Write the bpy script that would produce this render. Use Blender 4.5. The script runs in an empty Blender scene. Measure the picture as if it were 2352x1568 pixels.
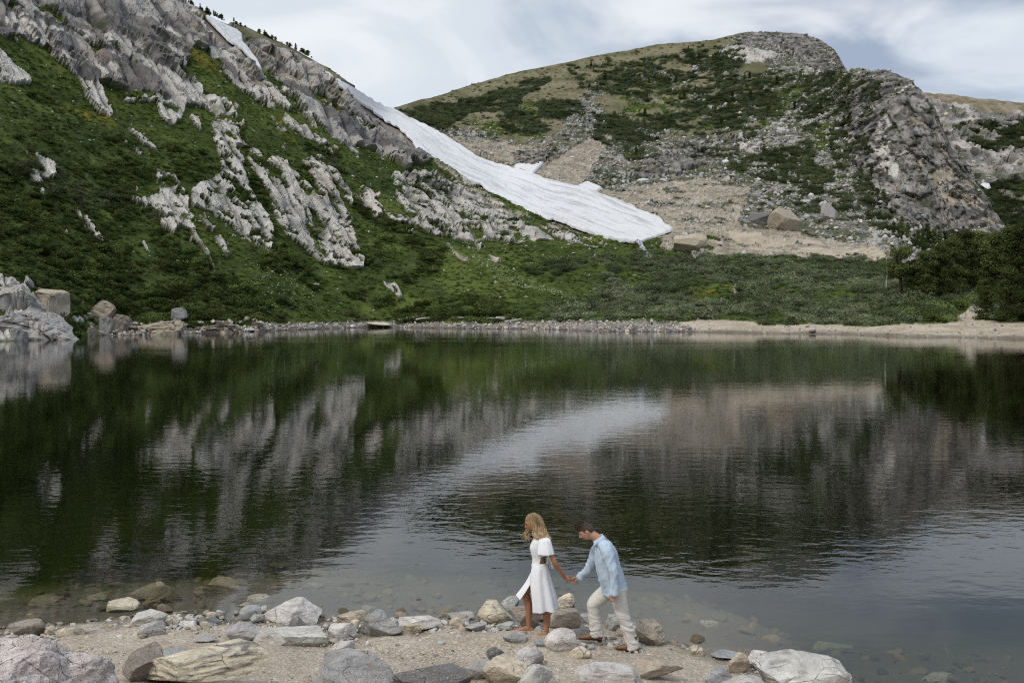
import bpy, bmesh, math, random
import numpy as np
from mathutils import Vector, Matrix, Euler

random.seed(7)
RNG = np.random.default_rng(11)
scene = bpy.context.scene
COL = scene.collection
R = math.radians

# ------------------------------------------------------------------ camera
F, CX, CY, HZ, CAMH = 2286.7, 1176.0, 784.0, 704.0, 4.65
PITCH = math.atan((CY - HZ) / F)
cam_d = bpy.data.cameras.new("camera")
cam_d.lens, cam_d.sensor_width = 35.0, 36.0
cam_d.clip_start, cam_d.clip_end = 0.1, 6000
cam = bpy.data.objects.new("camera", cam_d)
COL.objects.link(cam)
cam.location = (0, 0, CAMH)
cam.rotation_euler = (math.pi / 2 - PITCH, 0, 0)
scene.camera = cam

# ------------------------------------------------------------------ sky and sun
SUN_EL, SUN_AZ = R(52), R(222)     # high, behind the camera and a little to the left
world = bpy.data.worlds.new("World")
scene.world = world
world.use_nodes = True
wn, wl = world.node_tree.nodes, world.node_tree.links
wn.clear()
def wnode(t, **k):
    n = wn.new(t)
    for a, v in k.items():
        setattr(n, a, v)
    return n
def wmath(op, a, b=None, clamp=False):
    n = wnode('ShaderNodeMath', operation=op, use_clamp=clamp)
    for i, v in enumerate((a, b)):
        if v is None: continue
        if isinstance(v, (int, float)): n.inputs[i].default_value = v
        else: wl.new(v, n.inputs[i])
    return n.outputs[0]
def wmix(f, a, b):
    n = wnode('ShaderNodeMix', data_type='RGBA')
    for i, v in ((0, f), (6, a), (7, b)):
        if isinstance(v, (int, float)): n.inputs[i].default_value = v
        elif isinstance(v, tuple): n.inputs[i].default_value = (*v, 1)
        else: wl.new(v, n.inputs[i])
    return n.outputs[2]
w_out = wnode('ShaderNodeOutputWorld')
sky = wnode('ShaderNodeTexSky', sky_type='NISHITA', sun_disc=False,
            sun_elevation=SUN_EL, sun_rotation=SUN_AZ, altitude=3200)
bg_sky = wnode('ShaderNodeBackground'); bg_sky.inputs[1].default_value = 0.09
wl.new(sky.outputs[0], bg_sky.inputs[0])
tc = wnode('ShaderNodeTexCoord')
sep = wnode('ShaderNodeSeparateXYZ'); wl.new(tc.outputs['Generated'], sep.inputs[0])
zz = wmath('ADD', wmath('MAXIMUM', sep.outputs[2], 0.0), 0.16)
comb = wnode('ShaderNodeCombineXYZ')
wl.new(wmath('DIVIDE', sep.outputs[0], zz), comb.inputs[0])
wl.new(wmath('DIVIDE', sep.outputs[1], zz), comb.inputs[1])
comb.inputs[2].default_value = 3.7
def wnoise(scale, detail, off, dist=0.0, rough=0.5):
    mp = wnode('ShaderNodeMapping'); wl.new(comb.outputs[0], mp.inputs[0])
    mp.inputs['Location'].default_value = off
    n = wnode('ShaderNodeTexNoise'); wl.new(mp.outputs[0], n.inputs['Vector'])
    n.inputs['Scale'].default_value = scale; n.inputs['Detail'].default_value = detail
    n.inputs['Roughness'].default_value = rough; n.inputs['Distortion'].default_value = dist
    return n.outputs[0]
def wrange(v, a, b, c=0.0, d=1.0):
    n = wnode('ShaderNodeMapRange', interpolation_type='SMOOTHSTEP'); wl.new(v, n.inputs[0])
    for i, q in enumerate((a, b, c, d)): n.inputs[i + 1].default_value = q
    return n.outputs[0]
big = wnoise(0.62, 3, (4.3, 1.9, 0), 0.4)
mid = wnoise(1.5, 5, (0.4, 7.2, 1), 0.6, 0.55)
fine = wnoise(4.0, 6, (2.0, 3.0, 2), 0.8, 0.6)
cl = wmath('ADD', wmath('ADD', wmath('MULTIPLY', big, 0.5), wmath('MULTIPLY', mid, 0.38)), wmath('MULTIPLY', fine, 0.12))
# the cloud deck darkens into slate towards the right (east), stays pale in the west
tilt = wmath('MULTIPLY', sep.outputs[0], 0.22)
cl = wmath('SUBTRACT', cl, tilt)
def blob(vx, vy, r_deg, gain):
    d = Vector(((vx - CX) / F, math.cos(PITCH) + (CY - vy) / F * math.sin(PITCH), -math.sin(PITCH) + (CY - vy) / F * math.cos(PITCH))).normalized()
    n = wnode('ShaderNodeVectorMath', operation='DOT_PRODUCT'); wl.new(tc.outputs['Generated'], n.inputs[0]); n.inputs[1].default_value = d
    return wrange(n.outputs['Value'], math.cos(R(r_deg)), 1.0, 0.0, gain)
for args in ((820, 170, 16, .12), (620, 70, 14, .06), (1450, 60, 12, .05), (2235, 175, 7, .34), (2080, 75, 9, -.09), (2330, 40, 9, -.08), (2250, -190, 15, -.17), (1500, -330, 18, -.10), (700, -420, 20, -.06)):
    cl = wmath('ADD', cl, blob(*args))
f1 = wrange(cl, 0.36, 0.53)
cloud = wmix(f1, (0.36, 0.43, 0.55), (0.70, 0.76, 0.82))
f2 = wrange(mid, 0.50, 0.70)
cloud = wmix(wmath('MULTIPLY', f2, 0.8), cloud, (0.90, 0.92, 0.94))
# an overcast deck is brighter towards the zenith
zb = wrange(sep.outputs[2], 0.30, 1.0, 0.97, 1.5)
bg_c = wnode('ShaderNodeBackground'); wl.new(cloud, bg_c.inputs[0]); wl.new(zb, bg_c.inputs[1])
mixs = wnode('ShaderNodeMixShader'); mixs.inputs[0].default_value = 0.92
wl.new(bg_sky.outputs[0], mixs.inputs[1]); wl.new(bg_c.outputs[0], mixs.inputs[2])
wl.new(mixs.outputs[0], w_out.inputs[0])

sun_d = bpy.data.lights.new("sun", 'SUN')
sun_d.energy, sun_d.angle, sun_d.color = 1.5, R(12), (1.0, 0.93, 0.83)
sun = bpy.data.objects.new("sun", sun_d)
COL.objects.link(sun)
sd = Vector((math.sin(SUN_AZ) * math.cos(SUN_EL), math.cos(SUN_AZ) * math.cos(SUN_EL), math.sin(SUN_EL)))
sun.rotation_euler = sd.to_track_quat('Z', 'Y').to_euler()

vs = scene.view_settings
scene.display_settings.display_device = 'sRGB'
vs.view_transform, vs.look, vs.exposure, vs.gamma, vs.use_curve_mapping = 'Standard', 'None', 0.14, 1.0, False
scene.cycles.max_bounces = 6
scene.cycles.diffuse_bounces = 2
scene.cycles.glossy_bounces = 3
scene.cycles.transmission_bounces = 4
scene.cycles.transparent_max_bounces = 8
scene.cycles.use_denoising = False
scene.cycles.pixel_filter_type = 'BLACKMAN_HARRIS'
scene.cycles.filter_width = 1.15
scene.cycles.caustics_reflective = False
scene.cycles.caustics_refractive = False

# ------------------------------------------------------------------ helpers
ct, st = math.cos(PITCH), math.sin(PITCH)
def P(vx, vy, Y):
    """the point at distance Y in front of the lens seen at (vx, vy) in the 2352 x 1568 view"""
    a = (np.asarray(vx, float) - CX) / F; b = (CY - np.asarray(vy, float)) / F
    dy = ct + b * st; dz = -st + b * ct
    k = np.asarray(Y, float) / dy
    return np.stack(np.broadcast_arrays(a * k, np.asarray(Y, float) + 0 * k, CAMH + dz * k), -1)
def G(vx, vy, z=0.0):
    a = (np.asarray(vx, float) - CX) / F; b = (CY - np.asarray(vy, float)) / F
    dy = ct + b * st; dz = -st + b * ct
    k = (z - CAMH) / dz
    return np.stack(np.broadcast_arrays(a * k, dy * k, z + 0 * k), -1)

def _hash(ix, iy, iz, seed):
    h = (ix * 374761393 + iy * 668265263 + iz * 2147483647 + seed * 974634777) & 0xFFFFFFFF
    h = ((h ^ (h >> 13)) * 1274126177) & 0xFFFFFFFF
    h = ((h ^ (h >> 16)) * 2246822519) & 0xFFFFFFFF
    return ((h ^ (h >> 15)) & 0xFFFFFF) / 0xFFFFFF
def vnoise(p, seed=0):
    i = np.floor(p).astype(np.int64); f = p - i
    u = f * f * f * (f * (f * 6 - 15) + 10)
    r = 0
    for dx in (0, 1):
        wx = u[:, 0] if dx else 1 - u[:, 0]
        for dy in (0, 1):
            wy = u[:, 1] if dy else 1 - u[:, 1]
            for dz in (0, 1):
                wz = u[:, 2] if dz else 1 - u[:, 2]
                r = r + wx * wy * wz * _hash(i[:, 0] + dx, i[:, 1] + dy, i[:, 2] + dz, seed)
    return r * 2 - 1
def fbm(p, octv=4, seed=0, gain=0.5, ridged=False):
    p = np.asarray(p, float); a, s, r = 1.0, 0.0, 0
    for o in range(octv):
        n = vnoise(p * (2.03 ** o) + o * 17.3, seed + o)
        if ridged: n = 1 - 2 * np.abs(n)
        r = r + a * n; s += a; a *= gain
    return r / s
def worley2(q, seed=0):
    i = np.floor(q).astype(np.int64)
    f1 = np.full(len(q), 9.0); f2 = f1.copy(); hid = np.zeros(len(q))
    gx = np.zeros(len(q)); gy = np.zeros(len(q))
    for dx in (-1, 0, 1):
        for dy in (-1, 0, 1):
            cx, cy = i[:, 0] + dx, i[:, 1] + dy
            px = cx + _hash(cx, cy, cy * 0, seed); py = cy + _hash(cx, cy, cy * 0 + 1, seed)
            d = np.hypot(px - q[:, 0], py - q[:, 1])
            n = d < f1
            f2 = np.where(n, f1, np.minimum(f2, d)); f1 = np.where(n, d, f1)
            hid = np.where(n, _hash(cx, cy, cy * 0 + 2, seed), hid)
            gx = np.where(n, px - q[:, 0], gx); gy = np.where(n, py - q[:, 1], gy)
    return f1, f2, hid, gx, gy
def inpoly(x, y, poly):
    x = np.asarray(x); y = np.asarray(y); r = np.zeros(x.shape, bool)
    pts = list(poly)
    for (x0, y0), (x1, y1) in zip(pts, pts[1:] + pts[:1]):
        if y0 == y1: continue
        c = ((y0 > y) != (y1 > y)) & (x < (x1 - x0) * (y - y0) / (y1 - y0) + x0)
        r ^= c
    return r
def sstep(a, b, x):
    t = np.clip((x - a) / (b - a), 0, 1); return t * t * (3 - 2 * t)

def link_mesh(name, me, mat=None, parent=None):
    o = bpy.data.objects.new(name, me); COL.objects.link(o)
    if mat is not None and not me.materials: me.materials.append(mat)
    if parent is not None: o.parent = parent
    return o
def np_mesh(name, V, faces, smooth=False, cols=None):
    """faces: (n,3) or (n,4) int array"""
    me = bpy.data.meshes.new(name)
    V = np.asarray(V, np.float32); faces = np.asarray(faces, np.int32)
    n, k = faces.shape
    me.vertices.add(len(V)); me.vertices.foreach_set('co', V.ravel())
    me.loops.add(n * k); me.loops.foreach_set('vertex_index', faces.ravel())
    me.polygons.add(n)
    me.polygons.foreach_set('loop_start', np.arange(0, n * k, k, dtype=np.int32))
    me.polygons.foreach_set('use_smooth', np.full(n, smooth))
    me.update(calc_edges=True)
    for nm, c in (cols or {}).items():
        c = np.asarray(c, np.float32)
        if c.ndim == 1:
            at = me.attributes.new(nm, 'FLOAT', 'POINT'); at.data.foreach_set('value', c)
        else:
            at = me.color_attributes.new(nm, 'FLOAT_COLOR', 'POINT')
            c4 = np.ones((len(c), 4), np.float32); c4[:, :3] = c[:, :3]
            at.data.foreach_set('color', c4.ravel())
    return me
def grid_faces(r, c):
    i = np.arange(r * c).reshape(r, c)
    return np.stack([i[:-1, :-1].ravel(), i[:-1, 1:].ravel(), i[1:, 1:].ravel(), i[1:, :-1].ravel()], -1)
def tag(o, label=None, cat=None, group=None, kind=None):
    if label: o['label'] = label
    if cat: o['category'] = cat
    if group: o['group'] = group
    if kind: o['kind'] = kind
    return o
def empty(name, loc=(0, 0, 0), rz=0.0):
    o = bpy.data.objects.new(name, None); COL.objects.link(o)
    o.location = loc; o.rotation_euler = (0, 0, rz); o.empty_display_size = 0.2
    return o

class Mat:
    """small node-building helper"""
    def __init__(self, name):
        self.m = bpy.data.materials.new(name); self.m.use_nodes = True
        self.n, self.l = self.m.node_tree.nodes, self.m.node_tree.links
        self.n.clear()
        self.out = self.n.new('ShaderNodeOutputMaterial')
    def node(self, t, ins=None, **k):
        n = self.n.new(t)
        for a, v in k.items(): setattr(n, a, v)
        for a, v in (ins or {}).items():
            if isinstance(v, bpy.types.NodeSocket): self.l.new(v, n.inputs[a])
            else: n.inputs[a].default_value = v
        return n
    def math(self, op, a, b=0.0, clamp=False):
        return self.node('ShaderNodeMath', {0: a, 1: b}, operation=op, use_clamp=clamp).outputs[0]
    def mix(self, f, a, b, blend='MIX'):
        c = lambda v: (*v, 1) if isinstance(v, tuple) and len(v) == 3 else v
        return self.node('ShaderNodeMix', {0: f, 6: c(a), 7: c(b)}, data_type='RGBA', blend_type=blend).outputs[2]
    def noise(self, vec, scale, detail=4, rough=0.55, dist=0.0):
        return self.node('ShaderNodeTexNoise', {'Vector': vec, 'Scale': scale, 'Detail': detail, 'Roughness': rough, 'Distortion': dist}).outputs[0]
    def rng(self, v, a, b, c=0.0, d=1.0):
        return self.node('ShaderNodeMapRange', {0: v, 1: a, 2: b, 3: c, 4: d}).outputs[0]
    def mapping(self, vec, loc=(0, 0, 0), rot=(0, 0, 0), scale=(1, 1, 1)):
        return self.node('ShaderNodeMapping', {0: vec, 1: loc, 2: rot, 3: scale}).outputs[0]
    def attr(self, name, kind='GEOMETRY'):
        return self.node('ShaderNodeAttribute', attribute_name=name, attribute_type=kind)
    def obj(self): return self.node('ShaderNodeTexCoord').outputs['Object']
    def pos(self): return self.node('ShaderNodeNewGeometry').outputs['Position']
    def bump(self, h, strength, dist=1.0, nrm=None):
        i = {'Height': h, 'Strength': strength, 'Distance': dist}
        if nrm is not None: i['Normal'] = nrm
        return self.node('ShaderNodeBump', i).outputs[0]
    def finish(self, color, rough=0.8, normal=None, spec=0.3, **extra):
        i = {'Base Color': (*color, 1) if isinstance(color, tuple) and len(color) == 3 else color, 'Roughness': rough, 'Specular IOR Level': spec}
        if normal is not None: i['Normal'] = normal
        i.update(extra)
        b = self.node('ShaderNodeBsdfPrincipled', i)
        self.l.new(b.outputs[0], self.out.inputs[0])
        return self.m
# ------------------------------------------------------------------ mountains round the lake
SHORE = np.array([(-900, 800), (-300, 788), (0, 784), (100, 779), (194, 772), (324, 770), (450, 766), (594, 761), (720, 756), (842, 752), (960, 752.5), (1113, 755),
                  (1365, 761), (1595, 762.5), (1793, 767), (2045, 773), (2352, 780), (2700, 790), (3200, 800)], float)
SKYL = np.array([(-900, -640), (-500, -470), (-200, -330), (0, -240), (200, -125), (330, -55), (420, 0), (468, 26), (520, 48), (576, 68), (600, 80), (660, 104), (716, 132),
                 (760, 156), (804, 188), (850, 222), (885, 245), (905, 247), (960, 231), (1000, 221), (1100, 190), (1200, 163), (1350, 133), (1505, 103),
                 (1600, 96), (1637, 92), (1690, 79), (1713, 74), (1785, 74), (1845, 80), (1889, 95), (1917, 115), (1932, 140), (1946, 164), (1957, 157),
                 (1973, 156), (1985, 161), (2021, 162), (2041, 164), (2085, 182), (2117, 210), (2145, 242), (2161, 288), (2185, 344), (2225, 384),
                 (2257, 440), (2277, 480), (2305, 516), (2352, 540), (2500, 575), (3200, 600)], float)
DEPTH = [(-800, 700, 120), (-800, 300, 150), (-800, -300, 200), (-400, -200, 260), (-400, 300, 165), (0, 650, 150), (0, 400, 190), (0, 200, 228), (0, 0, 275), (0, -230, 370), (300, 700, 176), (300, 500, 212), (300, 250, 268), (300, 0, 345),
         (480, 400, 250), (600, 650, 212), (600, 450, 262), (600, 250, 330), (600, 90, 420), (716, 132, 450), (800, 650, 243), (800, 500, 290), (800, 330, 350), (810, 195, 455),
         (960, 360, 405), (890, 248, 540), (1000, 330, 480), (1150, 430, 425), (1300, 500, 378), (1450, 545, 340), (1100, 520, 325), (1000, 600, 275), (1540, 530, 345),
         (1470, 585, 312), (1300, 620, 280), (1200, 700, 232), (1500, 700, 228), (1500, 742, 196), (1250, 738, 214), (1000, 735, 222), (1800, 700, 212), (1800, 742, 186), (1700, 600, 300), (1980, 590, 318), (1650, 660, 250),
         (1000, 260, 600), (1000, 225, 680), (1300, 230, 660), (1300, 145, 760), (1250, 340, 520), (1500, 110, 820), (1500, 300, 610), (1500, 420, 470), (1750, 80, 840), (1750, 300, 590),
         (1750, 430, 455), (1750, 520, 370), (1900, 110, 790), (1940, 165, 640), (1950, 300, 560), (1950, 480, 400), (2050, 175, 560), (2140, 240, 500), (2080, 300, 480), (2150, 400, 450), (2200, 480, 428),
         (2280, 520, 420), (2150, 560, 392), (2350, 560, 400), (2060, 600, 278), (2352, 640, 250), (2200, 700, 190), (2352, 720, 172), (2100, 650, 232), (2800, 700, 170), (2900, 600, 260), (2200, 745, 166),
         (150, 745, 152), (450, 740, 178)]
for _x, _y in SHORE[1:-1]:
    DEPTH.append((_x, _y, float(G(_x, _y)[1])))
DEPTH = np.array(DEPTH, float)
class TPS:
    def __init__(s, xy, v, lam=2e-4):
        s.c = xy; n = len(xy)
        K = s.k(xy, xy) + lam * np.eye(n)
        A = np.zeros((n + 3, n + 3)); A[:n, :n] = K; A[:n, n] = 1; A[:n, n + 1:] = xy; A[n, :n] = 1; A[n + 1:, :n] = xy.T
        s.w = np.linalg.solve(A, np.r_[v, 0, 0, 0])
    @staticmethod
    def k(a, b):
        d2 = ((a[:, None] - b[None]) ** 2).sum(-1) + 1e-12
        return 0.5 * d2 * np.log(d2)
    def __call__(s, xy):
        out = np.empty(len(xy)); n = len(s.c)
        for i in range(0, len(xy), 20000):
            q = xy[i:i + 20000]
            out[i:i + 20000] = s.k(q, s.c) @ s.w[:n] + s.w[n] + q @ s.w[n + 1:]
        return out
_tps = TPS(DEPTH[:, :2] / 1000, np.log(DEPTH[:, 2]))
def depth_at(x, y):
    x = np.asarray(x, float); y = np.asarray(y, float)
    return np.exp(_tps(np.stack([x.ravel(), y.ravel()], -1) / 1000)).reshape(x.shape)

GRASS, SHRUB, PALE, DARK, SCREE, SAND, TUNDRA, MOSS, TALUS, KRUM, UNDER, STONES = range(12)
Q = lambda s: [tuple(float(c) for c in p.split(',')) for p in s.split()]
PAINT = [  # class, outline in view coordinates, edge wander, share of it covered, patch size in metres
 # left mountain, upper crags
 (DARK, Q("-900,-900 420,-400 420,0 468,30 520,92 560,136 600,170 608,208 636,256 600,240 552,208 512,176 490,130 436,100 432,144 400,168 440,192 476,228 496,260 440,250 360,228 330,215 260,208 168,176 92,116 0,76 -300,-60 -900,-300"), 9, 1, 0),
 (GRASS, Q("60,0 160,50 300,120 460,240 440,250 300,150 120,70 0,10"), 14, .22, 7),
 (SCREE, Q("420,0 560,110 610,200 636,256 590,225 500,120 400,20"), 8, .5, 9),
 (DARK, Q("560,60 640,96 716,134 800,206 860,262 925,300 961,344 985,372 940,380 900,366 850,340 800,330 750,300 700,260 660,215 630,180 604,160 570,110"), 7, 1, 0),
 (SCREE, Q("570,110 640,120 760,200 900,300 960,350 900,330 760,240 640,190"), 6, .4, 8),
 (GRASS, Q("690,190 740,215 800,262 860,300 840,306 780,270 700,225"), 5, .7, 5),
 (TUNDRA, Q("425,-4 480,28 600,78 716,130 800,184 790,190 700,140 590,95 470,45"), 2, 1, 0),
 (MOSS, Q("436,118 488,136 506,176 474,180 440,150"), 7, .75, 3),
 (MOSS, Q("700,200 760,235 800,262 770,262 720,232"), 7, .4, 4),
 (MOSS, Q("620,250 700,330 760,380 720,380 650,310"), 10, .25, 5),
 (MOSS, Q("120,190 250,260 330,330 420,380 380,390 250,310 130,230"), 16, .25, 9),
 # pale slabs and outcrops of the left mountain
 (PALE, Q("8,30 90,70 110,120 70,100 10,66"), 4, .85, 4),
 (PALE, Q("0,116 40,148 84,186 28,190 -60,176 -60,100"), 4, .9, 4),
 (PALE, Q("256,80 304,116 352,144 400,168 420,188 476,228 496,260 460,248 424,224 424,240 420,276 392,292 372,280 360,260 356,240 272,230 272,226 360,228 388,232 372,200 348,160 280,124"), 3, .86, 4),
 (PALE, Q("436,272 456,276 460,308 444,292"), 2, 1, 0),
 (PALE, Q("224,168 256,144 268,160 262,182 224,190"), 3, 1, 0),
 (PALE, Q("324,32 360,52 408,100 400,108 360,76"), 3, 1, 0),
 (PALE, Q("332,80 432,140 424,160 360,112"), 3, .9, 3),
 (PALE, Q("72,40 156,72 152,88 84,60"), 3, 1, 0),
 (PALE, Q("160,60 250,90 300,140 240,130"), 6, .35, 4),
 (PALE, Q("500,100 530,130 560,170 590,215 560,190 520,150"), 5, .7, 4),
 (PALE, Q("560,200 610,215 636,256 590,232"), 4, .9, 3),
 (PALE, Q("480,112 510,120 516,142 486,138"), 3, 1, 0),
 (PALE, Q("100,100 150,130 160,160 110,130"), 5, .7, 4),
 (PALE, Q("308,308 340,328 366,352 328,340"), 3, .9, 3),
 (PALE, Q("276,320 296,340 324,356 320,368 288,340"), 3, .8, 2),
 (PALE, Q("664,274 704,296 734,322 704,314 676,290"), 3, 1, 0),
 (PALE, Q("635,291 650,288 664,295 650,300"), 1, 1, 0),
 (PALE, Q("356,392 400,408 424,440 448,512 432,508 466,564 420,548 360,504 332,480 296,448 368,444"), 5, .82, 4),
 (PALE, Q("484,288 532,280 550,320 554,380 568,420 600,480 624,540 616,582 568,560 536,524 480,488 440,472 436,436 472,416 508,384 492,332"), 5, .82, 4),
 (PALE, Q("576,348 608,372 640,360 688,376 732,400 748,416 784,448 796,488 804,516 824,568 835,628 800,622 752,616 700,580 640,532 624,472 608,420 592,380"), 5, .88, 4),
 (PALE, Q("728,352 768,384 804,452 792,446 744,392"), 3, .9, 3),
 (PALE, Q("820,440 872,472 920,520 904,532 840,492"), 4, .75, 3),
 (PALE, Q("837,500 885,512 917,532 873,532 845,516"), 4, .8, 3),
 (DARK, Q("917,400 977,396 1049,416 1113,450 1150,476 1100,468 1000,430 921,424"), 5, .7, 5),
 (PALE, Q("921,416 977,424 1033,430 1101,470 1137,482 1165,516 1187,564 1153,552 1113,548 1089,520 1041,520 977,516 941,484 925,452"), 5, .8, 4),
 (PALE, Q("1045,524 1093,544 1073,564 1041,544"), 3, 1, 0),
 (PALE, Q("1189,520 1233,524 1277,556 1225,560 1197,540"), 3, 1, 0),
 (PALE, Q("1257,528 1313,536 1341,560 1285,552"), 3, .9, 3),
 (PALE, Q("1341,562 1373,578 1366,582 1340,570"), 2, 1, 0),
 (PALE, Q("1085,564 1105,572 1101,584"), 1, 1, 0),
 (PALE, Q("1121,592 1157,608 1137,612"), 2, 1, 0),
 (SCREE, Q("960,350 1050,402 1150,470 1230,502 1400,560 1300,540 1180,505 1060,430"), 5, .55, 5),
 (PALE, Q("1049,404 1093,418 1105,430 1070,424"), 2, 1, 0),
 (PALE, Q("875,649 907,665 929,698 911,690 886,669"), 3, .9, 3),
 (PALE, Q("435,640 450,652 466,664 455,664"), 2, 1, 0),
 (PALE, Q("495,700 520,706 530,712 505,710"), 2, 1, 0),
 (PALE, Q("0,629 40,644 65,658 90,672 162,690 144,698 72,701 -60,708 -60,610"), 4, .8, 3),
 (SCREE, Q("180,680 230,650 270,690 300,740 220,750"), 6, .5, 4),
 (SCREE, Q("1019,564 1041,586 1077,604 1062,608 1037,588"), 2, 1, 0),
 (PALE, Q("470,220 520,240 562,292 556,336 530,300 490,290"), 5, .6, 4),
 (PALE, Q("690,372 760,366 812,460 832,545 800,520 770,450"), 5, .55, 4),
 (PALE, Q("800,425 880,455 935,515 965,562 900,548 840,512"), 5, .5, 4),
 (PALE, Q("900,396 1000,398 1110,448 1205,508 1205,562 1100,562 980,544 920,494"), 6, .45, 4),
 (PALE, Q("230,60 330,100 420,165 480,228 440,242 340,150 240,100"), 6, .55, 6),
 (PALE, Q("20,30 110,60 200,130 290,195 240,192 120,120"), 6, .5, 6),
 (PALE, Q("420,0 470,30 520,95 500,110 450,60"), 5, .5, 5),
 # shore of the left side
 (PALE, Q("200,772 288,764 324,744 382,737 414,744 432,752 504,757 562,751 590,740 612,752 640,756 612,764 324,776 200,780"), 3, .95, 3),
 (PALE, Q("-900,600 60,636 150,672 190,692 202,778 -900,810"), 5, .85, 4),
 (STONES, Q("194,742 300,734 420,738 600,738 622,752 600,766 300,778 196,780"), 3, .6, 3),
 (STONES, Q("590,738 700,741 842,737 1000,738 1200,741 1400,744 1650,747 1700,775 1365,775 842,770 590,770"), 1.5, 1, 0),
 (SAND, Q("1560,748 1640,744 1793,744 2045,748 2186,744 2196,730 2222,716 2262,704 2268,722 2262,744 2352,746 2700,750 2700,810 1640,790 1600,762"), 1.5, 1, 0),
 (SAND, Q("2010,655 2045,648 2075,655 2060,672 2040,668"), 2, 1, 0),
 # right mountain
 (TALUS, Q("900,260 1000,330 1200,440 1400,470 1560,520 1700,560 2060,600 2400,640 2400,540 2300,500 2160,240 2041,160 1957,150 1932,140 1880,80 1700,60 1400,120 1000,215"), 5, 1, 0),
 (TUNDRA, Q("880,250 1000,215 1350,120 1600,85 1690,70 1680,110 1560,150 1380,190 1300,260 1290,300 1200,330 1100,300 1000,300"), 6, 1, 0),
 (TUNDRA, Q("1380,160 1700,110 1840,200 1700,330 1500,300 1360,260"), 8, .65, 18),
 (GRASS, Q("1180,232 1240,236 1232,268 1186,262"), 5, .8, 5),
 (GRASS, Q("1790,190 1850,200 1800,270 1740,300"), 7, .7, 7),
 (GRASS, Q("1650,390 1760,350 1800,330 1700,400"), 6, .6, 6),
 (SCREE, Q("1030,312 1200,330 1300,360 1260,372 1340,420 1420,440 1560,500 1560,530 1500,500 1177,392 1050,335"), 6, .9, 6),
 (SCREE, Q("1225,402 1300,350 1400,290 1420,300 1350,400 1340,428 1280,420"), 5, 1, 0),
 (DARK, Q("1180,352 1260,344 1290,360 1230,380 1183,382"), 5, .8, 4),
 (DARK, Q("1440,400 1560,330 1700,310 1690,360 1560,400 1460,410"), 6, .7, 6),
 (SCREE, Q("1370,440 1600,410 1720,430 1700,520 1850,535 2060,580 2050,605 1900,600 1560,570 1500,556 1550,522 1460,470"), 8, .85, 9),
 (SAND, Q("1600,505 1700,535 1850,550 2040,575 2030,595 1900,592 1700,560"), 9, .7, 8),
 (DARK, Q("1690,78 1785,70 1850,78 1890,90 1950,160 1900,190 1860,150 1800,110 1700,100"), 5, .9, 8),
 (PALE, Q("1661,108 1704,104 1793,124 1785,134 1720,150 1665,135"), 3, 1, 0),
 (DARK, Q("1925,224 2000,160 2060,165 2117,205 2165,280 2230,380 2280,480 2352,535 2352,570 2200,570 2100,545 2000,480 1960,380"), 9, .85, 12),
 (PALE, Q("2010,350 2040,335 2065,390 2060,415 2030,390"), 5, .8, 5),
 (PALE, Q("2015,285 2045,262 2050,290 2020,330"), 5, .6, 5),
 (PALE, Q("1870,300 1950,260 1980,300 1940,340 1880,330"), 8, .5, 5),
 (SCREE, Q("2080,340 2160,330 2230,420 2290,520 2260,540 2180,480"), 9, .4, 7),
 (PALE, Q("1700,300 1760,330 1740,355 1690,345"), 5, .6, 4),
 (PALE, Q("1600,215 1680,235 1670,255 1620,250"), 5, .5, 5),
 (PALE, Q("1545,545 1590,530 1620,560 1575,572"), 4, .9, 3),
 (PALE, Q("1556,590 1600,575 1625,588 1575,605"), 4, .9, 3),
 (GRASS, Q("1080,276 1260,286 1250,318 1120,312"), 6, .55, 6),
 (GRASS, Q("1420,200 1560,190 1720,250 1690,300 1560,300 1430,260"), 8, .4, 9),
 (GRASS, Q("1850,280 1960,290 1950,420 1830,400"), 8, .28, 8),
 # dwarf pine mats of the right mountain
 (KRUM, Q("905,252 1000,240 1100,220 1200,190 1255,180 1268,192 1205,226 1185,262 1100,256 1030,292 1009,304 950,272"), 5, .92, 12),
 (KRUM, Q("1235,228 1330,232 1345,262 1290,278 1233,266"), 5, .95, 8),
 (KRUM, Q("1160,250 1215,260 1275,296 1230,300 1160,268"), 5, .9, 8),
 (KRUM, Q("1365,262 1420,262 1545,258 1548,296 1460,338 1361,330"), 6, .82, 9),
 (KRUM, Q("1380,170 1500,130 1620,112 1700,150 1790,190 1740,240 1640,260 1500,240 1390,215"), 8, .55, 11),
 (KRUM, Q("1640,190 1760,160 1850,170 1740,290 1650,290 1560,250"), 8, .45, 9),
 (KRUM, Q("1300,150 1400,140 1500,180 1420,222 1320,204"), 7, .38, 7),
 (KRUM, Q("1540,240 1700,250 1725,300 1600,322 1540,290"), 7, .48, 8),
 (KRUM, Q("1800,220 1950,232 1965,292 1850,305"), 7, .5, 8),
 (KRUM, Q("1560,330 1700,340 1690,382 1600,382"), 6, .3, 6),
 (KRUM, Q("1900,300 2000,320 2005,425 1920,402"), 7, .42, 8),
 (KRUM, Q("1780,430 1950,440 1985,505 1850,495"), 6, .4, 6),
 (KRUM, Q("1100,268 1220,258 1262,302 1180,312"), 6, .5, 6),
 (KRUM, Q("1560,110 1700,100 1720,150 1600,160"), 6, .35, 7),
 (KRUM, Q("1717,220 1793,225 1790,280 1720,275"), 6, .8, 8),
 (KRUM, Q("1825,172 1945,170 2025,195 2025,235 1940,240 1850,222"), 6, .6, 8),
 (KRUM, Q("1661,384 1700,372 1860,320 1875,380 1917,400 1910,424 1800,424 1740,410"), 6, .78, 8),
 (KRUM, Q("1700,300 1740,290 1740,310 1710,320"), 4, .8, 6),
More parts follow.
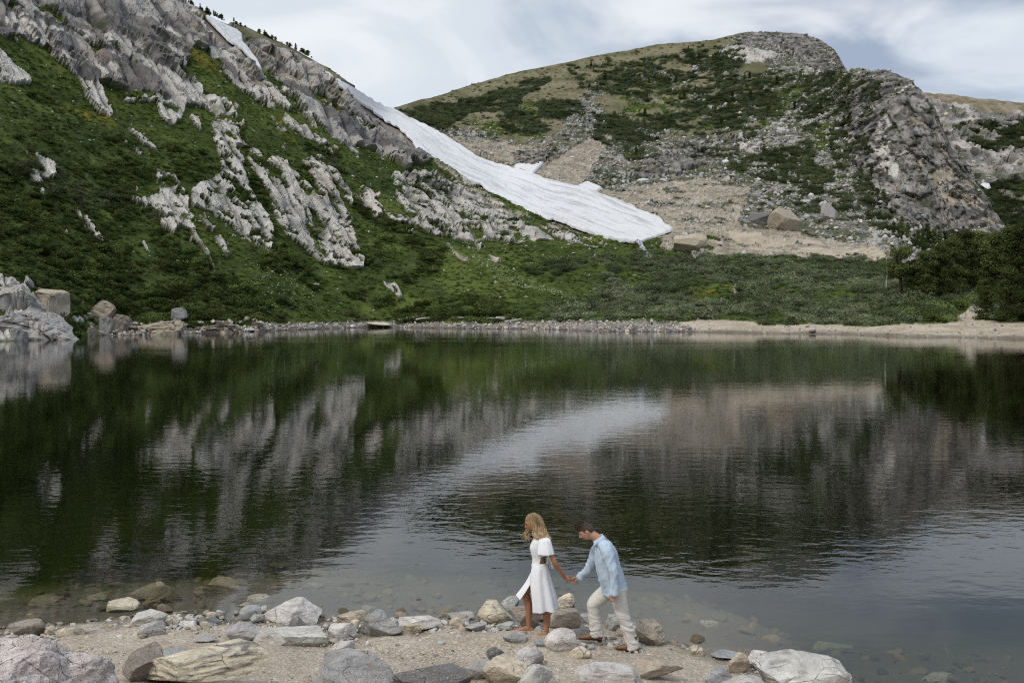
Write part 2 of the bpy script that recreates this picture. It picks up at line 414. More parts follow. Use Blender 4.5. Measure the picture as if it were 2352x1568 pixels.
 (KRUM, Q("1980,400 2100,560 2240,575 2120,590 2020,540 1960,460"), 9, .5, 8),
 (KRUM, Q("1430,340 1470,345 1500,370 1440,372"), 5, .7, 6),
 # the boggy flat and the lower slopes: willow scrub
 (SHRUB, Q("-900,280 0,330 100,300 220,350 330,410 300,450 340,500 420,560 480,590 560,640 620,700 600,742 400,742 200,750 150,690 80,650 0,610 -900,600"), 9, .93, 9),
 (SHRUB, Q("0,200 160,230 330,300 440,360 480,410 440,430 380,420 330,410 220,350 100,300 0,330"), 10, .24, 10),
 (SHRUB, Q("380,330 470,350 520,400 470,420 400,410"), 7, .8, 6),
 (SHRUB, Q("690,330 760,330 800,380 790,420 740,390"), 7, .75, 6),
 (SHRUB, Q("548,288 572,320 568,360 600,420 624,480 640,552 628,560 600,480 560,400"), 4, .9, 4),
 (SHRUB, Q("800,440 860,500 960,540 1030,580 1000,640 900,650 840,620 810,520"), 7, .85, 7),
 (SHRUB, Q("640,560 700,590 850,640 900,700 860,740 640,742 560,640"), 9, .4, 7),
 (SHRUB, Q("930,640 1000,650 1050,690 1010,720 940,700"), 6, .8, 6),
 (SHRUB, Q("1190,600 1310,600 1380,620 1260,640 1200,630"), 6, .85, 6),
 (SHRUB, Q("1060,670 1150,680 1170,700 1100,706 1060,690"), 5, .9, 6),
 (SHRUB, Q("900,715 1000,705 1130,702 1300,694 1560,690 1600,700 1640,744 1400,744 1200,741 900,737"), 5, .96, 12),
 (SHRUB, Q("1330,590 1440,600 1480,570 1540,572 1600,590 1700,582 1800,592 2040,600 2090,640 2160,690 2196,742 1640,746 1560,690 1400,690 1360,650 1410,625"), 5, .93, 16),
 (GRASS, Q("1575,662 1690,655 1705,680 1590,692"), 4, 1, 0),
 (MOSS, Q("1580,664 1690,657 1700,680 1595,690"), 4, .16, 2),
 (SCREE, Q("1685,652 1689,652 1696,682 1691,684 1685,670"), 1.5, .8, 2),
 (GRASS, Q("1890,668 1990,672 1980,690 1900,690"), 4, .8, 6),
 (SHRUB, Q("2100,640 2352,560 2700,560 2700,750 2262,744 2262,705 2200,715 2150,690"), 6, .9, 8),
 (UNDER, Q("458,38 500,30 540,60 562,80 566,100 580,118 608,160 604,172 588,164 566,134 536,114 494,90"), 1.5, 1, 0),
 (UNDER, Q("722,154 782,214 842,266 908,312 946,350 985,330 930,262 905,246 880,238 806,192 745,156"), 1.5, 1, 0),
 (UNDER, Q("736,162 800,216 860,260 925,300 961,344 1049,400 1137,448 1213,488 1333,528 1441,556 1513,540 1547,528 1513,500 1401,452 1273,416 1177,386 1049,328 1009,304 891,250"), 2, 1, 0),
]
# snow outlines (left edge, right edge), from the top down
SNOW_L = Q("736,162 800,216 860,260 925,302 961,344 977,364 1049,400 1101,424 1137,448 1213,488 1285,508 1333,528 1393,548 1441,556 1473,557")
SNOW_R = Q("737,161 804,200 880,243 905,252 1009,304 1049,328 1113,368 1177,386 1221,398 1273,416 1340,430 1401,452 1453,472 1513,500 1547,528")

def terrain():
    xs = np.concatenate([np.arange(-900, -24, 14.0), np.arange(-24, 2376, 2.6), np.arange(2380, 3200, 14.0)])
    nf = 300
    s = np.linspace(0, 1, nf)
    ysh = np.interp(xs, SHORE[:, 0], SHORE[:, 1]); ysk = np.interp(xs, SKYL[:, 0], SKYL[:, 1])
    X = np.repeat(xs[None], nf, 0); Yv = ysh[None] + (ysk - ysh)[None] * s[:, None]
    D = depth_at(X, Yv)
    base = P(X, Yv, D)                                   # rows, cols, 3
    base[0, :, 2] = 0
    # ---- classes
    flat = base.reshape(-1, 3)
    xf, yf = X.ravel(), Yv.ravel()
    w1 = fbm(flat / 9.0, 4, 21); w2 = fbm(flat / 9.0 + 31.7, 4, 22)
    cls = np.full(len(flat), GRASS)
    edge_noise = {}
    for k, (c, poly, wob, cov, size) in enumerate(PAINT):
        px = np.array([p[0] for p in poly]); py = np.array([p[1] for p in poly])
        sel = np.nonzero((xf > px.min() - wob * 2) & (xf < px.max() + wob * 2) & (yf > py.min() - wob * 2) & (yf < py.max() + wob * 2))[0]
        if not len(sel): continue
        m = inpoly(xf[sel] + w1[sel] * wob * 2.0, yf[sel] + w2[sel] * wob * 1.6, poly)
        sel = sel[m]
        if cov < 1 and len(sel):
            q = flat[sel] / size
            n = fbm(q, 4, 40 + k, 0.62)
            sel = sel[n > np.quantile(n, 1 - cov)] if len(sel) > 30 else sel
        cls[sel] = c
    # ---- relief along the normals of the smooth sheet
    du = np.gradient(base, axis=1); dv = np.gradient(base, axis=0)
    N = np.cross(du, dv); N /= np.linalg.norm(N, axis=-1, keepdims=True) + 1e-9
    toc = -base; N *= np.sign((N * toc).sum(-1, keepdims=True))
    Nf = N.reshape(-1, 3)
    left = sstep(1150, 850, xf - (yf - 400) * 1.1)
    a = np.where(left > .5, R(58), R(64))
    p = flat[:, 0] * np.cos(a) - flat[:, 2] * np.sin(a); q = flat[:, 0] * np.sin(a) + flat[:, 2] * np.cos(a) + flat[:, 1] * .25
    depth_scale = np.clip(D.ravel() / 260, .6, 2.0)
    rocky = np.isin(cls, (PALE, DARK))
    # strips of turf and scrub grow in the joints of the pale slabs
    strip = fbm(np.stack([p / 9, q / 1.7, flat[:, 1] / 14], -1), 4, 77, .6) + .35 * fbm(flat / 12, 3, 78)
    ribz = (left > .5) & np.isin(cls, (GRASS, SHRUB)) & (yf < 640) & (xf > -100) & (xf < 1200)
    rib = fbm(np.stack([p / 26, q / 4.5, flat[:, 1] / 40], -1), 5, 79, .6) + .30 * fbm(flat / 30, 3, 85)
    cls[ribz & (rib > .34 + .0004 * np.clip(yf - 350, 0, 300) + .0003 * np.clip(450 - xf, 0, 500))] = PALE
    inside = (cls == PALE) & (left > .5) & (yf > 330)
    cls[inside & (strip > .22)] = GRASS
    cls[inside & (strip > .38)] = SHRUB
    rocky = np.isin(cls, (PALE, DARK)); talus = np.isin(cls, (TALUS, SCREE, STONES))
    disp = fbm(flat / 28, 3, 60) * 2.2
    stretch = np.where(left > .5, np.where(cls == PALE, 4.2, 2.6), 1.5)
    wq = fbm(np.stack([p / 6, q / 2, flat[:, 1] * .1], -1), 4, 75)
    rockd = 0; shade = 0; crack = 0
    for k, (size, amp) in enumerate(((3.2, .95), (1.35, .5), (.75, .22))):
        sz = size * depth_scale
        g1, g2, hid, hx, hy = worley2(np.stack([(p + wq * size * .5) / (sz * stretch), (q + wq * size * .28) / sz], -1), 5 + k)
        tl_ = (hx * (hid - .5) + hy * (np.modf(hid * 7.3)[0] - .5)) * 2.2
        ck_ = 1 - sstep(0.01, 0.14, g2 - g1)
        rockd = rockd + ((hid - .5) * .9 + tl_ - ck_ * .35) * amp * depth_scale * (.85 if k else 1)
        shade = shade + (hid - .5) * (.5, .35, .3)[k]; crack = np.maximum(crack, ck_ * (1, .7, .4)[k])
    rid = fbm(np.stack([p / 3.2, q, flat[:, 1] * .3], -1) / 3.5 / depth_scale[:, None], 5, 70, 0.55, ridged=True)
    # long joints running down the dip of the left mountain
    qq = q + wq * .7; sc_ = np.where(cls == PALE, 1.0, 1.7) * depth_scale
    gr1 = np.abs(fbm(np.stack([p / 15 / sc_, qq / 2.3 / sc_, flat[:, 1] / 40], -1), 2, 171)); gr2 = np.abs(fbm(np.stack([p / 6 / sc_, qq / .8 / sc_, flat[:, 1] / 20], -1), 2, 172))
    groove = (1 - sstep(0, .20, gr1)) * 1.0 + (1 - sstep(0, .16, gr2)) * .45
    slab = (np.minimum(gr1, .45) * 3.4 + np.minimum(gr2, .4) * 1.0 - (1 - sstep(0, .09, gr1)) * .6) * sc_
    aniso = np.stack([p / 3.2, q, flat[:, 1] * .35], -1)
    rockd = rockd * np.where(left > .5, np.where(cls == DARK, 1.5, 1.1), 1.3) + rid * np.where(cls == DARK, 1.4, .9) * depth_scale + .5
    rockd = np.where(left > .5, rockd * .42 + slab * .85 - .3, rockd)
    rockd += np.where(left > .5, 0, (1 - np.abs(fbm(np.stack([p / 3, q, flat[:, 1] * .3], -1) / 22, 4, 73))) * 4 - 2.4)
    bq = np.stack([flat[:, 0] + wq * .8, flat[:, 2] * 1.1 + flat[:, 1] * .4 + wq * .8], -1)
    tal = 0; th = 0
    for k, (size, amp) in enumerate(((4.6, .5), (2.2, .5), (1.15, .3))):
        sz = size * np.where(cls == TALUS, 1.0, np.where(cls == STONES, .38, .55)) * np.clip(depth_scale, .8, 1.3)
        t1, t2, hid, tx, ty = worley2(bq / sz[:, None], 15 + k)
        big_ = np.clip((hid - .45) * 2, 0, 1)
        tal = tal + (big_ * (1 + (tx * (np.modf(hid * 7.3)[0] - .5) + ty * (np.modf(hid * 3.7)[0] - .5)) * 2.0) * sstep(.0, .12, t2 - t1) - .3) * amp * sz * .55
        th = th + (hid - .5) * (.55, .8, .6)[k]
        if k == 1: tgap = 1 - sstep(.0, .16, t2 - t1)
        if k == 0: bh, b1 = hid, t1
    tal = tal * np.where(cls == TALUS, 1, .7)
    veg = fbm(flat / 1.6, 3, 80) * .35 + fbm(flat / 5, 3, 81) * .6
    disp += np.where(rocky, rockd, np.where(talus, tal, np.where(cls == SAND, 0, veg)))
    d2 = disp.reshape(nf, -1).copy()
    for _ in range(1):
        d2[1:-1] = .25 * d2[:-2] + .5 * d2[1:-1] + .25 * d2[2:]; d2[:, 1:-1] = .25 * d2[:, :-2] + .5 * d2[:, 1:-1] + .25 * d2[:, 2:]
    disp = np.where((left < .5) & rocky, np.clip(.45 * d2.ravel() + .55 * disp, -4.5, 6), disp)
    disp *= np.clip((ysh[None] - Yv).ravel() / 26, 0, 1) ** 1.0
    near_sky = sstep(0, 0.06, 1 - np.repeat(s, len(xs)))
    disp *= .45 + .55 * near_sky
    disp = np.where(cls == UNDER, -1.2, disp)
    vd = np.array((0, 0, CAMH)) - flat; vd /= np.linalg.norm(vd, axis=1, keepdims=True)
    Dn = Nf + vd * np.where(rocky | talus, np.where(left > .5, .5, 1.5), 0)[:, None]; Dn /= np.linalg.norm(Dn, axis=1, keepdims=True)
    V = flat + Dn * disp[:, None]
    # ---- colours of the ground's materials, plus lichen and shade painted into the rock joints
    n1 = fbm(flat / 3.0, 4, 90); n2 = fbm(flat / 14.0, 4, 91); n3 = fbm(flat / .9, 2, 92)
    C = np.zeros((len(flat), 3))
    def setc(c, col): C[cls == c] = np.broadcast_to(col, (len(flat), 3))[cls == c]
    lerp = lambda a, b, t: np.asarray(a) * (1 - t[:, None]) + np.asarray(b) * t[:, None]
    gcol = lerp((.036, .056, .013), (.088, .116, .026), sstep(-.5, .6, n2 + .6 * n1))
    gcol = lerp(gcol, (.085, .080, .030), sstep(.15, .8, n1 + .3 * n3) * .5)
    setc(GRASS, gcol)
    setc(SHRUB, lerp((.030, .046, .012), (.070, .094, .024), sstep(-.5, .5, n1)))
    setc(KRUM, lerp((.020, .030, .014), (.036, .046, .022), sstep(-.5, .5, n1)))
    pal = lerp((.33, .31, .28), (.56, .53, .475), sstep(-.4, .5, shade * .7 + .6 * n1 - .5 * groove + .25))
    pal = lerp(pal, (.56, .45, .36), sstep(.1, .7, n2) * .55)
    pal = lerp(pal, (.20, .19, .18), np.clip(sstep(.30, .75, fbm(np.stack([p / 9, q, flat[:, 1] * .3], -1) / 2.2, 4, 95)) * .8 + crack * .2 + np.clip(groove - .35, 0, 1) * .55, 0, .85))  # deep joints of the slabs coloured darker, standing for lichen and shade
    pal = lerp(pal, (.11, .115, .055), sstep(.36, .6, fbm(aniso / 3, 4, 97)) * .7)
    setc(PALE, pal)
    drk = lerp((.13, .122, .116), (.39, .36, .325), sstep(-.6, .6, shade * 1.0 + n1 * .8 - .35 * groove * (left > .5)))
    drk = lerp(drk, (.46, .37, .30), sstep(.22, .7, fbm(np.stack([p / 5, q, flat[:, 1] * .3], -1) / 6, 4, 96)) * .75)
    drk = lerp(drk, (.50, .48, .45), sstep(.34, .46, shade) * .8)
    drk = lerp(drk, (.06, .058, .058), np.clip(crack * np.where(left > .5, .25, .6) + np.clip(groove - .5, 0, 1) * (left > .5) * .5, 0, .9))  # lichen and painted shade darken the cracks and joints here too
    drk = lerp(drk, (.05, .062, .024), sstep(.25, .5, fbm(flat / 6, 4, 98) - .25 * (Nf[:, 2] < .3)) * .8)
    big = np.stack([(p + wq * 5) / 30, (q + wq * 2.5) / 7.5], -1); _, _, bhid, _, _ = worley2(big, 61)
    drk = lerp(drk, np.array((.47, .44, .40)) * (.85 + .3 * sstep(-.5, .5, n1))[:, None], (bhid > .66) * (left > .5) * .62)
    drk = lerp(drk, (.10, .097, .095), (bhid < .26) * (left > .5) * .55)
    strk = fbm(np.stack([flat[:, 0] / 3.2, flat[:, 1] / 9, flat[:, 2] / 22], -1), 4, 104, .6)
    drk = lerp(drk, (.065, .063, .064), sstep(.08, .38, strk) * (left < .5) * .75)
    drk = lerp(drk, (.40, .375, .35), sstep(.12, .42, -strk) * (left < .5) * .5)
    drk = drk * np.where(left > .5, .92, .80)[:, None]
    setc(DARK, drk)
    scr = lerp((.235, .20, .155), (.40, .345, .265), sstep(-.5, .6, n1 + .6 * th))
    scr = lerp(scr, (.50, .475, .44), sstep(.45, .6, th) * .8)
    scr = lerp(scr, (.11, .11, .05), sstep(.25, .6, fbm(flat / 5, 4, 99)) * .6)
    setc(SCREE, scr)
    setc(SAND, lerp((.34, .285, .215), (.45, .385, .305), sstep(-.5, .5, n1)))
    setc(TUNDRA, lerp((.105, .102, .050), (.21, .185, .115), sstep(-.5, .6, n2 + .5 * n1)))
    setc(MOSS, lerp((.07, .08, .014), (.19, .155, .018), sstep(-.3, .5, n1 + n3 * .4)))
    tl = lerp((.10, .097, .09), (.42, .40, .375), sstep(-.45, .75, th + .35 * n1))
    tl = lerp(tl, (.42, .35, .28), sstep(.2, .7, n2) * .35)
    tl = lerp(tl, (.58, .56, .53), (bh > .86) * np.clip(1.2 - b1 * 1.8, 0, 1) * .8)
    tl = lerp(tl, (.055, .07, .026), sstep(-.20, .10, fbm(flat / 7, 5, 101, .6) - .35 * th) * .9)
    tl = lerp(tl, (.17, .155, .095), sstep(.0, .5, fbm(flat / 16, 4, 103)) * .6)
    tl = lerp(tl, (.06, .06, .055), tgap * .35)
    setc(TALUS, tl)
    stn = lerp((.15, .13, .115), (.40, .37, .34), sstep(-.2, .6, th))
    setc(STONES, lerp(stn, (.22, .18, .15), sstep(-.2, .4, n1) * .7))
    setc(UNDER, np.array((.22, .19, .165)))
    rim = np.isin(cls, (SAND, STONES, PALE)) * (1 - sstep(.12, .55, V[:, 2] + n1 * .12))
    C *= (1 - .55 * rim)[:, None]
    rock = np.where(rocky, 1.0, np.where(talus, .6, 0.0))
    # ---- the back of the ridge and the bed below the waterline
    V = V.reshape(nf, -1, 3); C = C.reshape(nf, -1, 3); rock = rock.reshape(nf, -1)
    top, topc = V[-1], C[-1]
    back = []; bcol = []
    for k, (dd, dz) in enumerate(((6, .8), (18, -1), (45, -10), (120, -45), (260, -120))):
        b = top.copy(); dirn = b[:, :2] / np.linalg.norm(b[:, :2], axis=1, keepdims=True)
        b[:, :2] += dirn * dd; b[:, 2] = np.maximum(b[:, 2] + dz, 0); back.append(b); bcol.append(np.clip(topc, 0, .2))
    low = V[0]; dirn = low[:, :2] / np.linalg.norm(low[:, :2], axis=1, keepdims=True)
    under = []
    for dd, z in ((60, -11), (30, -8), (12, -4), (4, -1.3), (1.2, -.4)):
        b = low.copy(); b[:, :2] -= dirn * dd; b[:, 2] = z; under.append(b)
    U = np.array(under); B = np.array(back)
    Vall = np.concatenate([U, V, B]); ncols = V.shape[1]
    Call = np.concatenate([np.full(U.shape, .1) * (1, .9, .6), C, np.array(bcol)])
    Rall = np.concatenate([np.zeros(U.shape[:2]), rock, np.zeros(B.shape[:2])])
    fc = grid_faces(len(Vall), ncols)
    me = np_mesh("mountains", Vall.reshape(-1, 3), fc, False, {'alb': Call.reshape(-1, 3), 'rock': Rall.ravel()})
    return me, dict(V=V, N=N, cls=cls.reshape(nf, -1), X=X, Y=Yv, xs=xs)

def terrain_material():
    m = Mat("mountain ground")
    pos = m.pos()
    alb = m.attr('alb').outputs['Color']; rk = m.attr('rock').outputs['Fac']
    fine = m.noise(pos, 2.2, 6, .65)
    v = m.rng(fine, .28, .72, .62, 1.38)
    col = m.mix(1.0, alb, m.node('ShaderNodeCombineColor', {0: v, 1: v, 2: v}).outputs[0], 'MULTIPLY')
    tilted = m.mapping(m.mapping(pos, rot=(0, R(-58), 0)), scale=(.16, .4, 1.0))
    cr = m.node('ShaderNodeTexVoronoi', {'Vector': m.mapping(tilted, scale=(1.4, 1.4, 1.4)), 'Scale': 1.0}, feature='DISTANCE_TO_EDGE').outputs[0]
    ck = m.math('MULTIPLY', m.rng(cr, .0, .06, 1, 0), rk, True)
    ck = m.math('MULTIPLY', ck, m.rng(m.noise(pos, .35, 3), .42, .6, 0, .75))
    col = m.mix(ck, col, (.07, .066, .06))
    st = m.noise(tilted, 3.0, 5, .6)
    col = m.mix(m.math('MULTIPLY', m.rng(st, .54, .72, 0, .55), rk), col, (.16, .15, .145))
    hgt = m.math('ADD', m.math('MULTIPLY', fine, .5), m.math('MULTIPLY', m.math('MULTIPLY', cr, rk), .8))
    nrm = m.bump(hgt, .7, .5)
    return m.finish(col, .95, nrm, .1)

t_me, T = terrain()
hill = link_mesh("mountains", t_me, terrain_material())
tag(hill, kind='structure')

# the ridge that shows behind the right-hand cliff
def far_ridge():
    sk = np.array(Q("1900,230 2060,214 2130,213 2180,217 2240,225 2300,231 2352,236 2500,246 2900,270 3300,330"))
    xs = np.concatenate([np.arange(1960, 2380, 3.0), np.arange(2385, 3300, 20)]); nf = 150
    ysk = np.interp(xs, sk[:, 0], sk[:, 1]); s = np.linspace(0, 1, nf)
    X = np.repeat(xs[None], nf, 0); Y = 640 + (ysk - 640)[None] * s[:, None]
    D = 640 + 330 * s[:, None] ** 1.2 + 0 * X
    b = P(X, Y, D); flat = b.reshape(-1, 3); xf, yf = X.ravel(), Y.ravel()
    n1 = fbm(flat / 6, 4, 201); n2 = fbm(flat / 30, 4, 202)
    cls = np.full(len(flat), TALUS)
    w = fbm(flat / 14, 4, 204) * 14
    cls[inpoly(xf, yf + w, Q("2100,200 2400,225 2400,265 2280,262 2200,240 2100,225"))] = TUNDRA
    for pl, cv in ((Q("2180,290 2400,270 2400,380 2230,340"), .42), (Q("2230,310 2300,330 2300,350 2220,330"), .9), (Q("2240,430 2400,400 2400,640 2270,500"), .72)):
        i = np.nonzero(inpoly(xf + w, yf, pl))[0]; n = fbm(flat[i] / 12, 4, 207)
        cls[i[n > np.quantile(n, 1 - cv)]] = KRUM
    q = np.stack([flat[:, 0] + flat[:, 2] * .4, flat[:, 2] * 1.3 - flat[:, 0] * .4], -1)
    f1, f2, hid, gx, gy = worley2(q / (13, 7) + n1[:, None] * .3, 31)
    t1, t2, th, _, _ = worley2(q / 5.0, 33)
    rid = fbm(flat / 16, 5, 205, ridged=True)
    d = np.where(cls == TALUS, rid * 5 + (hid - .5) * 6 + gx * (hid - .5) * 8 + (th - .5) * 2, n1 * 2)
    V = flat + np.array((-.2, -.7, .5)) * d[:, None]
    lerp = lambda a, b, t: np.asarray(a) * (1 - t[:, None]) + np.asarray(b) * t[:, None]
    C = lerp((.19, .18, .175), (.48, .44, .40), sstep(-.5, .6, (hid - .5) * 1.2 + n1 * .6 + (th - .5) * .5))
    C = lerp(C, (.44, .36, .30), sstep(.1, .6, n2) * .5)
    C = lerp(C, (.09, .10, .045), sstep(.0, .35, fbm(flat / 18, 4, 208)) * .7)
    C[cls == TUNDRA] = lerp((.15, .135, .08), (.30, .24, .18), sstep(-.4, .5, n1))[cls == TUNDRA]
    C[cls == KRUM] = lerp((.024, .034, .016), (.04, .055, .022), sstep(-.4, .4, n1))[cls == KRUM]
    rk = (cls == TALUS).astype(float)
    Vg = V.reshape(nf, -1, 3); back = Vg[-1:].copy(); back[..., 1] += 220; back[..., 2] -= 90
    nc = len(xs)
    V = np.concatenate([Vg, back]).reshape(-1, 3)
    me = np_mesh("far_hill", V, grid_faces(nf + 1, nc), False, {'alb': np.concatenate([C, C[-nc:]]), 'rock': np.concatenate([rk, rk[-nc:]])})
    return me, dict(V=Vg, cls=cls.reshape(nf, -1), X=X, Y=Y, xs=xs)
fr_me, FR = far_ridge()
tag(link_mesh("far_hill", fr_me, hill.data.materials[0]), kind='structure')

# ------------------------------------------------------------------ snow
def snow_material():
    m = Mat("old snow")
    pos = m.pos()
    d = m.attr('alb').outputs['Color']
    n = m.noise(pos, 1.1, 5, .6)
    col = m.mix(m.rng(n, .50, .75, 0, .4), d, (.50, .485, .46))
    return m.finish(col, .65, m.bump(n, .5, .6), .2)
SNOWM = snow_material()
def resample(line, n):
    a = np.array(line, float); s = np.r_[0, np.cumsum(np.hypot(*np.diff(a, axis=0).T))]
    t = np.linspace(0, s[-1], n)
    return np.stack([np.interp(t, s, a[:, 0]), np.interp(t, s, a[:, 1])], -1)
def snow_patch(name, L, Rr, nt, nu, thick=1.3, seed=0, wob=3.0, streak=True, src=None):
    L, Rr = resample(L, nt), resample(Rr, nt)
    u = np.linspace(0, 1, nu); xy = L[:, None] * (1 - u)[None, :, None] + Rr[:, None] * u[None, :, None]
    z0 = np.zeros(nt * nu)
    flat0 = np.stack([xy[..., 0].ravel() / 12, xy[..., 1].ravel() / 12, z0], -1)
    edge = (1 - np.minimum(1, np.minimum(u, 1 - u) * 6))[None, :, None]
    wv = np.stack([fbm(flat0, 3, seed + 1), fbm(flat0, 3, seed + 2)], -1).reshape(nt, nu, 2)
    xy = xy + wv * wob * (edge + .15)
    D = depth_at(xy[..., 0], xy[..., 1]) if src is None else src(xy[..., 0], xy[..., 1])
    base = P(xy[..., 0], xy[..., 1], D)
    t = np.linspace(0, 1, nt)
    e = np.minimum(1, np.minimum(u, 1 - u) * 2 * max(4, nu / 8))[None] * np.minimum(1, np.minimum(t + .02, 1 - t) * nt / 3)[:, None]
    lift = thick * (np.clip(e, 0, 1) ** .5 * 1.5 - .5)
    bf = base.reshape(-1, 3)
    st0 = 0
    relief = fbm(bf / 11, 4, seed + 5) * .5 + fbm(bf / 2.0, 3, seed + 6, ridged=True) * .16 + st0
    off = lift.ravel() + relief * np.clip(e, 0, 1).ravel()
    V = bf + np.array((.12, -.75, .65)) * off[:, None]
    U = np.broadcast_to(u[None], (nt, nu)).ravel(); Tt = np.broadcast_to(t[:, None], (nt, nu)).ravel()
    st = fbm(np.stack([U * 22 + fbm(bf / 20, 2, seed + 9) * 1.5, Tt * 16, 0 * U], -1), 6, seed + 7, .68)
    d = sstep(-.05, .5, st) * .70 + sstep(.3, .7, fbm(bf / 5, 4, seed + 8)) * .2 + (1 - np.clip(e, 0, 1)).ravel() * .3 + sstep(.55, 1.0, Tt) * .16 * (nt > 200) + sstep(.25, .6, fbm(bf * (.6, .6, .6), 3, seed + 12)) * .22
    C = np.array((.69, .69, .695)) * (1 - d[:, None]) + np.array((.37, .36, .34)) * d[:, None]
    me = np_mesh(name, V, grid_faces(nt, nu), True, {'alb': C})
    o = link_mesh(name, me, SNOWM)
    return tag(o, kind='structure')
snow_patch("snow_ground", SNOW_L, SNOW_R, 520, 130, .75, 300, 3.5)
snow_patch("snow_ground", Q("472,40 500,70 520,92 540,104 548,108 570,130 585,150 598,163"), Q("478,38 520,58 545,68 557,78 558,96 572,112 590,138 603,162"), 90, 24, .8, 320, 1.5)
snow_patch("snow_ground", Q("1181,379 1190,386 1215,398"), Q("1183,378 1230,374 1257,367"), 40, 40, .8, 340, 1.5) if False else None
snow_patch("snow_ground", Q("1180,384 1205,392 1224,402"), Q("1184,377 1222,376 1256,368"), 30, 60, .8, 340, 1.2)
snow_patch("snow_ground", Q("1318,430 1340,438 1372,444"), Q("1330,427 1352,416 1386,433"), 30, 40, .8, 350, 2.0)
for k, (x, y, w, h) in enumerate(((1477, 415, 15, 3), (1666, 371, 9, 4), (1623, 372, 9, 4), (1671, 142, 7, 2.5), (1314, 362, 6, 1.5))):
    snow_patch("snow_ground", [(x - w, y + h * .2), (x, y + h), (x + w, y + h * .3)], [(x - w, y), (x, y - h), (x + w, y)], 16, 10, .7, 360 + k, 1.0)
_frd = lambda x, y: 632 + 330 * ((y - 640) / (225 - 640)) ** 1.2
snow_patch("snow_ground", Q("2252,424 2268,434 2276,432"), Q("2254,422 2262,419 2272,420"), 16, 10, 0.3, 380, 1.0, src=_frd)

# ------------------------------------------------------------------ lake
def water_material():
    m = Mat("lake water")
    pos = m.pos()
    # wind ripples: short crests, a calmer far half and calm patches
    pw = m.mapping(pos, rot=(0, 0, R(8)), scale=(.75, 1.25, 1))
    r1 = m.noise(pw, 1.9, 2, .45, .3)
    r2 = m.noise(m.mapping(pos, loc=(9, 4, 0), rot=(0, 0, R(-24)), scale=(.7, 1.1, 1)), 5.0, 2, .5, .2)
    r3 = m.noise(pw, .45, 2, .5)
    sep = m.node('ShaderNodeSeparateXYZ', {0: pos})
    yy = sep.outputs[1]
    calm = m.math('MULTIPLY', m.rng(yy, 17, 38, 1.0, .54), m.rng(yy, 55, 120, 1.0, 1.55))
    shel = m.rng(m.math('ADD', yy, m.math('MULTIPLY', m.noise(m.mapping(pos, scale=(.3, 1, 1)), .35, 2), 3.0)), 16.2, 19.0, .12, 1.0)
    patch = m.rng(m.noise(m.mapping(pos, scale=(.35, 1, 1)), .07, 3), .38, .62, .45, 1.15)
    amp = m.math('MULTIPLY', m.math('MULTIPLY', calm, patch), shel)
    h = m.math('ADD', m.math('ADD', m.math('MULTIPLY', r1, .0062), m.math('MULTIPLY', r2, .0026)), m.math('MULTIPLY', r3, .0058))
    h = m.math('MULTIPLY', h, amp)
    nrm = m.bump(h, 1.0, 1.0)
    fr = m.node('ShaderNodeFresnel', {'IOR': 1.33, 'Normal': nrm}).outputs[0]
    gl = m.node('ShaderNodeBsdfGlossy', {'Color': (1, 1, 1, 1), 'Roughness': .035, 'Normal': nrm})
    tr = m.node('ShaderNodeBsdfTransparent', {'Color': (.93, .96, .93, 1)})
    mx = m.node('ShaderNodeMixShader', {0: fr, 1: tr.outputs[0], 2: gl.outputs[0]})
    m.l.new(mx.outputs[0], m.out.inputs[0])
    va = m.node('ShaderNodeVolumeAbsorption', {'Color': (.42, .50, .20, 1), 'Density': .30})
    m.l.new(va.outputs[0], m.out.inputs['Volume'])
    return m.m
def lake():
    bm = bmesh.new()
    bmesh.ops.create_cube(bm, size=1.0)
    for v in bm.verts:
        v.co = Vector((v.co.x * 1400, 120 + v.co.y * 460, -7 + v.co.z * 14))
    me = bpy.data.meshes.new("lake_water"); bm.to_mesh(me); bm.free()
    tag(link_mesh("lake_water", me, water_material()), kind='structure')
lake()
# ------------------------------------------------------------------ near beach and lake bed
WL = np.array([tuple(G(x, y)[:2]) for x, y in Q("-900,1490 -400,1470 -100,1452 0,1446 150,1436 290,1420 400,1412 600,1402 730,1420 850,1430 1000,1427 1120,1432 1250,1430 1400,1432 1470,1455 1540,1478 1600,1496 1700,1506 1760,1512 1850,1535 1950,1570 2080,1640 2250,1760")])
def wl_y(x): return np.interp(x, WL[:, 0], WL[:, 1])
def beach_z(x, y):
    x = np.asarray(x, float); y = np.asarray(y, float)
    s = wl_y(x) - y
    land = .085 * s + .012 * s * s
    land = np.where(s > 4, .085 * 4 + .012 * 16 + (s - 4) * .26, land)
    land = np.where(s > 16, .085 * 4 + .012 * 16 + 12 * .26 + (s - 16) * .12, land)
    bed = .11 * s - .010 * s * s * (s < 0)
    bed = np.where(s < -7, -.77 - .49 + (s + 7) * .25 + np.minimum(s + 7, 0) * 0, bed)
    mound = .13 * np.exp(-((x - .30) / .75) ** 2 - ((y - 13.25) / .55) ** 2)   # the heap of stones and grit the couple walk over
    return np.maximum(np.where(s > 0, land, bed), -3.6) + mound
